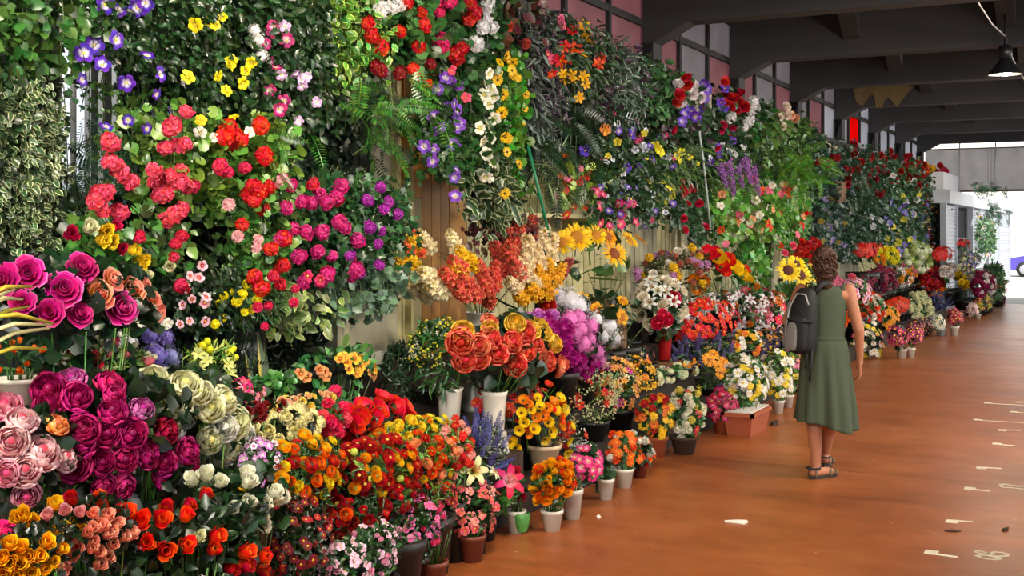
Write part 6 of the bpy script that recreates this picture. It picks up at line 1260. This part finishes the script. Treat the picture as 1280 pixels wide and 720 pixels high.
def hand(w, d, side, curl):
    """palm and five fingers; d = direction of the hand"""
    w, d = Vector(w), Vector(d).normalized(); lat = Vector((0, 1, 0)) if abs(d.z) > .6 else Vector((0, 0, 1)); lat = (lat - d * lat.dot(d)).normalized(); nrm_ = d.cross(lat) * side
    out = []
    k1 = w + d * .085
    for s_ in (-.026, -.009, .009, .026): out.append(cone_s(w + lat * s_ * .6, k1 + lat * s_, .017, .012, 8, 3))
    for s_, L_ in ((-.027, .058), (-.009, .068), (.009, .074), (.027, .066)):
        p0 = k1 + lat * s_ * 1.1; p1 = p0 + (d + nrm_ * curl * .5).normalized() * L_ * .42; p2 = p1 + (d * .8 + nrm_ * curl).normalized() * L_ * .33; p3 = p2 + (d * .5 + nrm_ * curl * 1.4).normalized() * L_ * .25
        out += [cone_s(p0, p1, .0095, .0088, 8, 3), cone_s(p1, p2, .0088, .008, 8, 3), cone_s(p2, p3, .008, .0068, 8, 3)]
    t0 = w + d * .022 + lat * .022; t1 = t0 + (d * .6 + lat * .8 + nrm_ * .3).normalized() * .035; t2 = t1 + (d * .9 + lat * .25 + nrm_ * .4).normalized() * .03
    out += [cone_s(t0, t1, .013, .0105, 8, 3), cone_s(t1, t2, .0105, .008, 8, 3)]
    return out
body += hand(J['wrR'], (0.0, .16, -1.0), -1, .7) + hand(J['wrL'], (.55, .55, .25), 1, 1.1)
bo = part('body', joinT(body), skin, WOM)
rm = bo.modifiers.new('skin_surface', 'REMESH'); rm.mode = 'VOXEL'; rm.voxel_size = .0062; rm.use_smooth_shade = True
sm_ = bo.modifiers.new('soften', 'SMOOTH'); sm_.factor = .5; sm_.iterations = 3
# eyes
for s_ in (-1, 1): part('eye', ball(.011, 10, 8), plain('eye_white', '#d8d4cc', .3), WOM, (s_ * .03, .116, 1.552))
# dress: bodice and flared skirt with folds
dress = plain('olive_green_jersey', '#434e39', .85, noise=.10, scale=9)
rings = [(.385, .205, .195, .02, .04), (.40, .204, .194, .02, .04), (.50, .196, .178, .015, .035), (.62, .186, .158, .01, .028), (.74, .176, .138, .005, .018), (.84, .168, .128, 0, .010), (.92, .160, .124, 0, .005), (.985, .148, .116, 0, .002),
         (1.00, .143, .112, 0, 0), (1.03, .142, .111, 0, 0), (1.10, .146, .114, .005, .0), (1.18, .156, .120, .008, 0), (1.25, .165, .120, .01, 0), (1.30, .168, .112, .008, 0), (1.345, .166, .100, .004, 0), (1.380, .140, .088, .004, 0), (1.400, .108, .075, .004, 0), (1.402, .098, .070, .006, 0)]
n = 96; V, U, Fc = [], [], []
for i, (z, a, b, yo, fo) in enumerate(rings):
    for k in range(n):
        p = 2 * math.pi * k / n
        w_ = (.94 if z > .99 else 1) + 2.3 * fo * (math.sin(p * 9 + 1.3) * .8 + math.sin(p * 14 + z * 3) * .6 + math.sin(p * 5) * .6)
        if z < .45: zz = z + .012 * math.sin(p * 3 + 1) - .05 * max(0, math.cos(p - .0)) + .03 * max(0, -math.cos(p))
        else: zz = z
        if z > 1.33: zz = z - .028 * abs(math.cos(p)) ** 2 - (.02 if z > 1.385 else 0) * abs(math.sin(p))
        sway = .012 * (1.0 - z) if z < 1 else 0
        V.append((a * w_ * math.cos(p) + sway, b * w_ * math.sin(p) + yo + .0, zz)); U.append((i / len(rings), k / n))
for i in range(len(rings) - 1):
    for k in range(n): a = i * n + k; b = i * n + (k + 1) % n; Fc.append((a, b, b + n, a + n))
dr = part('dress', T(V, Fc, U), dress, WOM); so = dr.modifiers.new('cloth_thickness', 'SOLIDIFY'); so.thickness = .004; so.offset = 1
part('waist_seam', lathe([(1, -.004), (1.02, 0), (1, .004)], 64, False), plain('dark_green_seam', '#394433', .9), WOM, M=Matrix.Translation((0, 0, .998)) @ Matrix.Diagonal((.148, .117, 1.6, 1)))
part('shoulder_strap', tube([(.125, .05, 1.345), (.13, 0, 1.383), (.125, -.05, 1.35)], .014, 8), dress, WOM)
# hair: pulled back, curly, with a loose bun at the nape
hairm = plain('brown_hair', '#5a3218', .5, noise=.5, scale=38, col2='#2c170b', stretch=(3, 3, .8), bump=.6)
hb = [ell((0, .015, 1.56), (.088, .098, .105)), ell((0, -.035, 1.50), (.075, .07, .085)), ell((.005, -.07, 1.455), (.060, .05, .06)), ell((.01, -.075, 1.40), (.045, .035, .055))]
ho = part('hair', joinT(hb), hairm, WOM); hm = ho.modifiers.new('r', 'REMESH'); hm.mode = 'VOXEL'; hm.voxel_size = .007; hm.use_smooth_shade = True
tx = bpy.data.textures.new('curls', 'CLOUDS'); tx.noise_scale = .03; dm = ho.modifiers.new('d', 'DISPLACE'); dm.texture = tx; dm.strength = .03; dm.mid_level = .5
rg2 = random.Random(3); cl = []
for k in range(120):
    a = rg2.uniform(-2.9, -.25); z = rg2.uniform(1.38, 1.61); rr = .075 * math.sqrt(max(.1, 1 - ((z - 1.54) / .13) ** 2)) + .012
    c0 = Vector((rr * 1.05 * math.cos(a), rr * 1.1 * math.sin(a) - (.03 if z < 1.52 else 0), z)); P = []
    ph = rg2.uniform(0, 6); L_ = rg2.uniform(.03, .07)
    for i in range(9):
        t_ = i / 8; P.append(c0 + Vector((math.cos(ph + t_ * 7) * .009 + c0.x * t_ * -.1, math.sin(ph + t_ * 7) * .009, -L_ * t_)))
    cl.append(tube(P, [.0055] * 7 + [.004, .002], 5))
part('hair_curls', joinT(cl), hairm, WOM, kind='stuff')
part('hair_clip', tube([(-.035, -.125, 1.475), (.0, -.132, 1.482), (.035, -.125, 1.475)], .005, 6), plain('dark_clip', '#2a1a12', .4), WOM)
# sandals
sole = plain('sandal_sole', '#2c241c', .8); tan = plain('sandal_strap', '#6a5a44', .7)
def sandal(x, y0, y1, z0, z1, yb=0.0, rz=0.0):
    prof = []
    sd = thing
    o = bpy.data.objects.new('sandal', None); COL.objects.link(o); o.parent = WOM; o.location = (x, yb, 0); o.rotation_euler = (0, 0, math.radians(rz))
    n = 16; pts = []
    for k in range(n):
        a = 2 * math.pi * k / n; yy = math.sin(a); xx = math.cos(a) * (.036 + .010 * max(0, yy))
        pts.append((xx, (y0 + y1) / 2 + yy * (y1 - y0) / 2))
    def zz(y): t_ = (y - y0) / (y1 - y0); return z0 + (z1 - z0) * t_
    v = [(a, b, zz(b)) for a, b in pts] + [(a, b, zz(b) + .026) for a, b in pts]
    part('sole', T(v, [tuple(range(n))[::-1], tuple(range(n, 2 * n))] + [(i, (i + 1) % n, (i + 1) % n + n, i + n) for i in range(n)]), sole, o, smooth=False)
    L_ = y1 - y0
    for yy, hh, w_ in ((.12, .075, .040), (.62, .062, .046), (.82, .045, .046)):
        y_ = y0 + L_ * yy; zb = zz(y_) + .02
        part('strap', tube([(-w_, y_, zb), (-w_ * .9, y_ + .01, zb + hh * .55), (0, y_ + .02, zb + hh * (.75 if yy > .3 else .62)), (w_ * .9, y_ + .01, zb + hh * .55), (w_, y_, zb)], .008, 6), tan, o)
    zb = zz(y0 + .02) + .03
    part('ankle_strap', tube([(-.036, y0 + L_ * .28, zb + .045), (-.03, y0 + .005, zb + .05), (0, y0 - .012, zb + .052), (.03, y0 + .005, zb + .05), (.036, y0 + L_ * .28, zb + .045), (0, y0 + L_ * .36, zb + .07), (-.036, y0 + L_ * .28, zb + .045)], .0075, 6), plain('black_strap', '#15130f', .6), o)
sandal(-.078, -.045, .225, 0, 0, -.052, -48); sandal(.012, -.045, .225, .02, 0, .31, -9)
# backpack on the left shoulder: a thing of its own
BP = thing('backpack', 'black and grey daypack hanging from the left shoulder of the woman', 'backpack', (0, 0, 0), 0)
Mw = Matrix.Translation(WOM.location) @ Matrix.Rotation(math.radians(14), 4, 'Z')
BP.matrix_basis = Mw @ Matrix.Translation((-.165, -.19, .90)) @ Matrix.Rotation(math.radians(-26), 4, 'Z') @ Matrix.Rotation(math.radians(5), 4, 'Y')
blk = plain('black_nylon', '#111214', .7, noise=.3, scale=20); gry = plain('grey_nylon', '#6e6a66', .75)
def rbox(sx, sy, sz, pw=.45, n=20, m_=14, taper=.0):
    t = ball(1, n, m_); v = t.v.copy(); v = np.sign(v) * np.abs(v) ** pw; v[:, 2] = np.sign(t.v[:, 2]) * np.abs(t.v[:, 2]) ** pw
    v *= np.array([sx, sy, sz]); v[:, :2] *= (1 - taper * (v[:, 2:3] / sz * .5 + .5)); return T(v, t.f, t.uv, t.mi)
part('main_bag', xf(rbox(.105, .085, .235, .5, taper=.28), Matrix.Translation((0, 0, .235))), blk, BP)
part('front_pocket', xf(rbox(.085, .035, .125, .5, taper=.15), Matrix.Translation((-.005, -.085, .15))), blk, BP)
part('side_panel', xf(rbox(.022, .058, .17, .5, taper=.3), Matrix.Translation((-.105, -.01, .20))), gry, BP)
part('side_panel', xf(rbox(.05, .02, .10, .55, taper=.3), Matrix.Translation((-.03, -.118, .13))), gry, BP)
part('piping', tube([(-.075, -.10, .05), (-.085, -.095, .2), (-.07, -.09, .34), (-.03, -.08, .43), (.03, -.075, .43), (.06, -.075, .36)], .006, 6), plain('silver_piping', '#a8a6a2', .5), BP)
part('buckle_strap', tube([(-.10, -.06, .25), (-.06, -.115, .245), (.06, -.115, .245), (.10, -.05, .25)], .010, 6), blk, BP)
part('grab_loop', tube([(-.03, .05, .45), (-.02, .04, .50), (.02, .04, .50), (.03, .05, .45)], .007, 6), blk, BP)
part('shoulder_strap', tube([(.03, .06, .43), (.06, .10, .50), (.075, .17, .51), (.06, .24, .44), (.0, .27, .28), (-.05, .2, .12), (-.05, .08, .05)], [.02, .024, .024, .022, .018, .014, .01], 8), blk, BP)
part('hanging_strap', tube([(.09, -.03, .06), (.105, -.05, -.06), (.10, -.05, -.17)], .009, 6), blk, BP)
part('hanging_strap', tube([(.06, -.04, .03), (.07, -.06, -.08)], .008, 6), blk, BP)
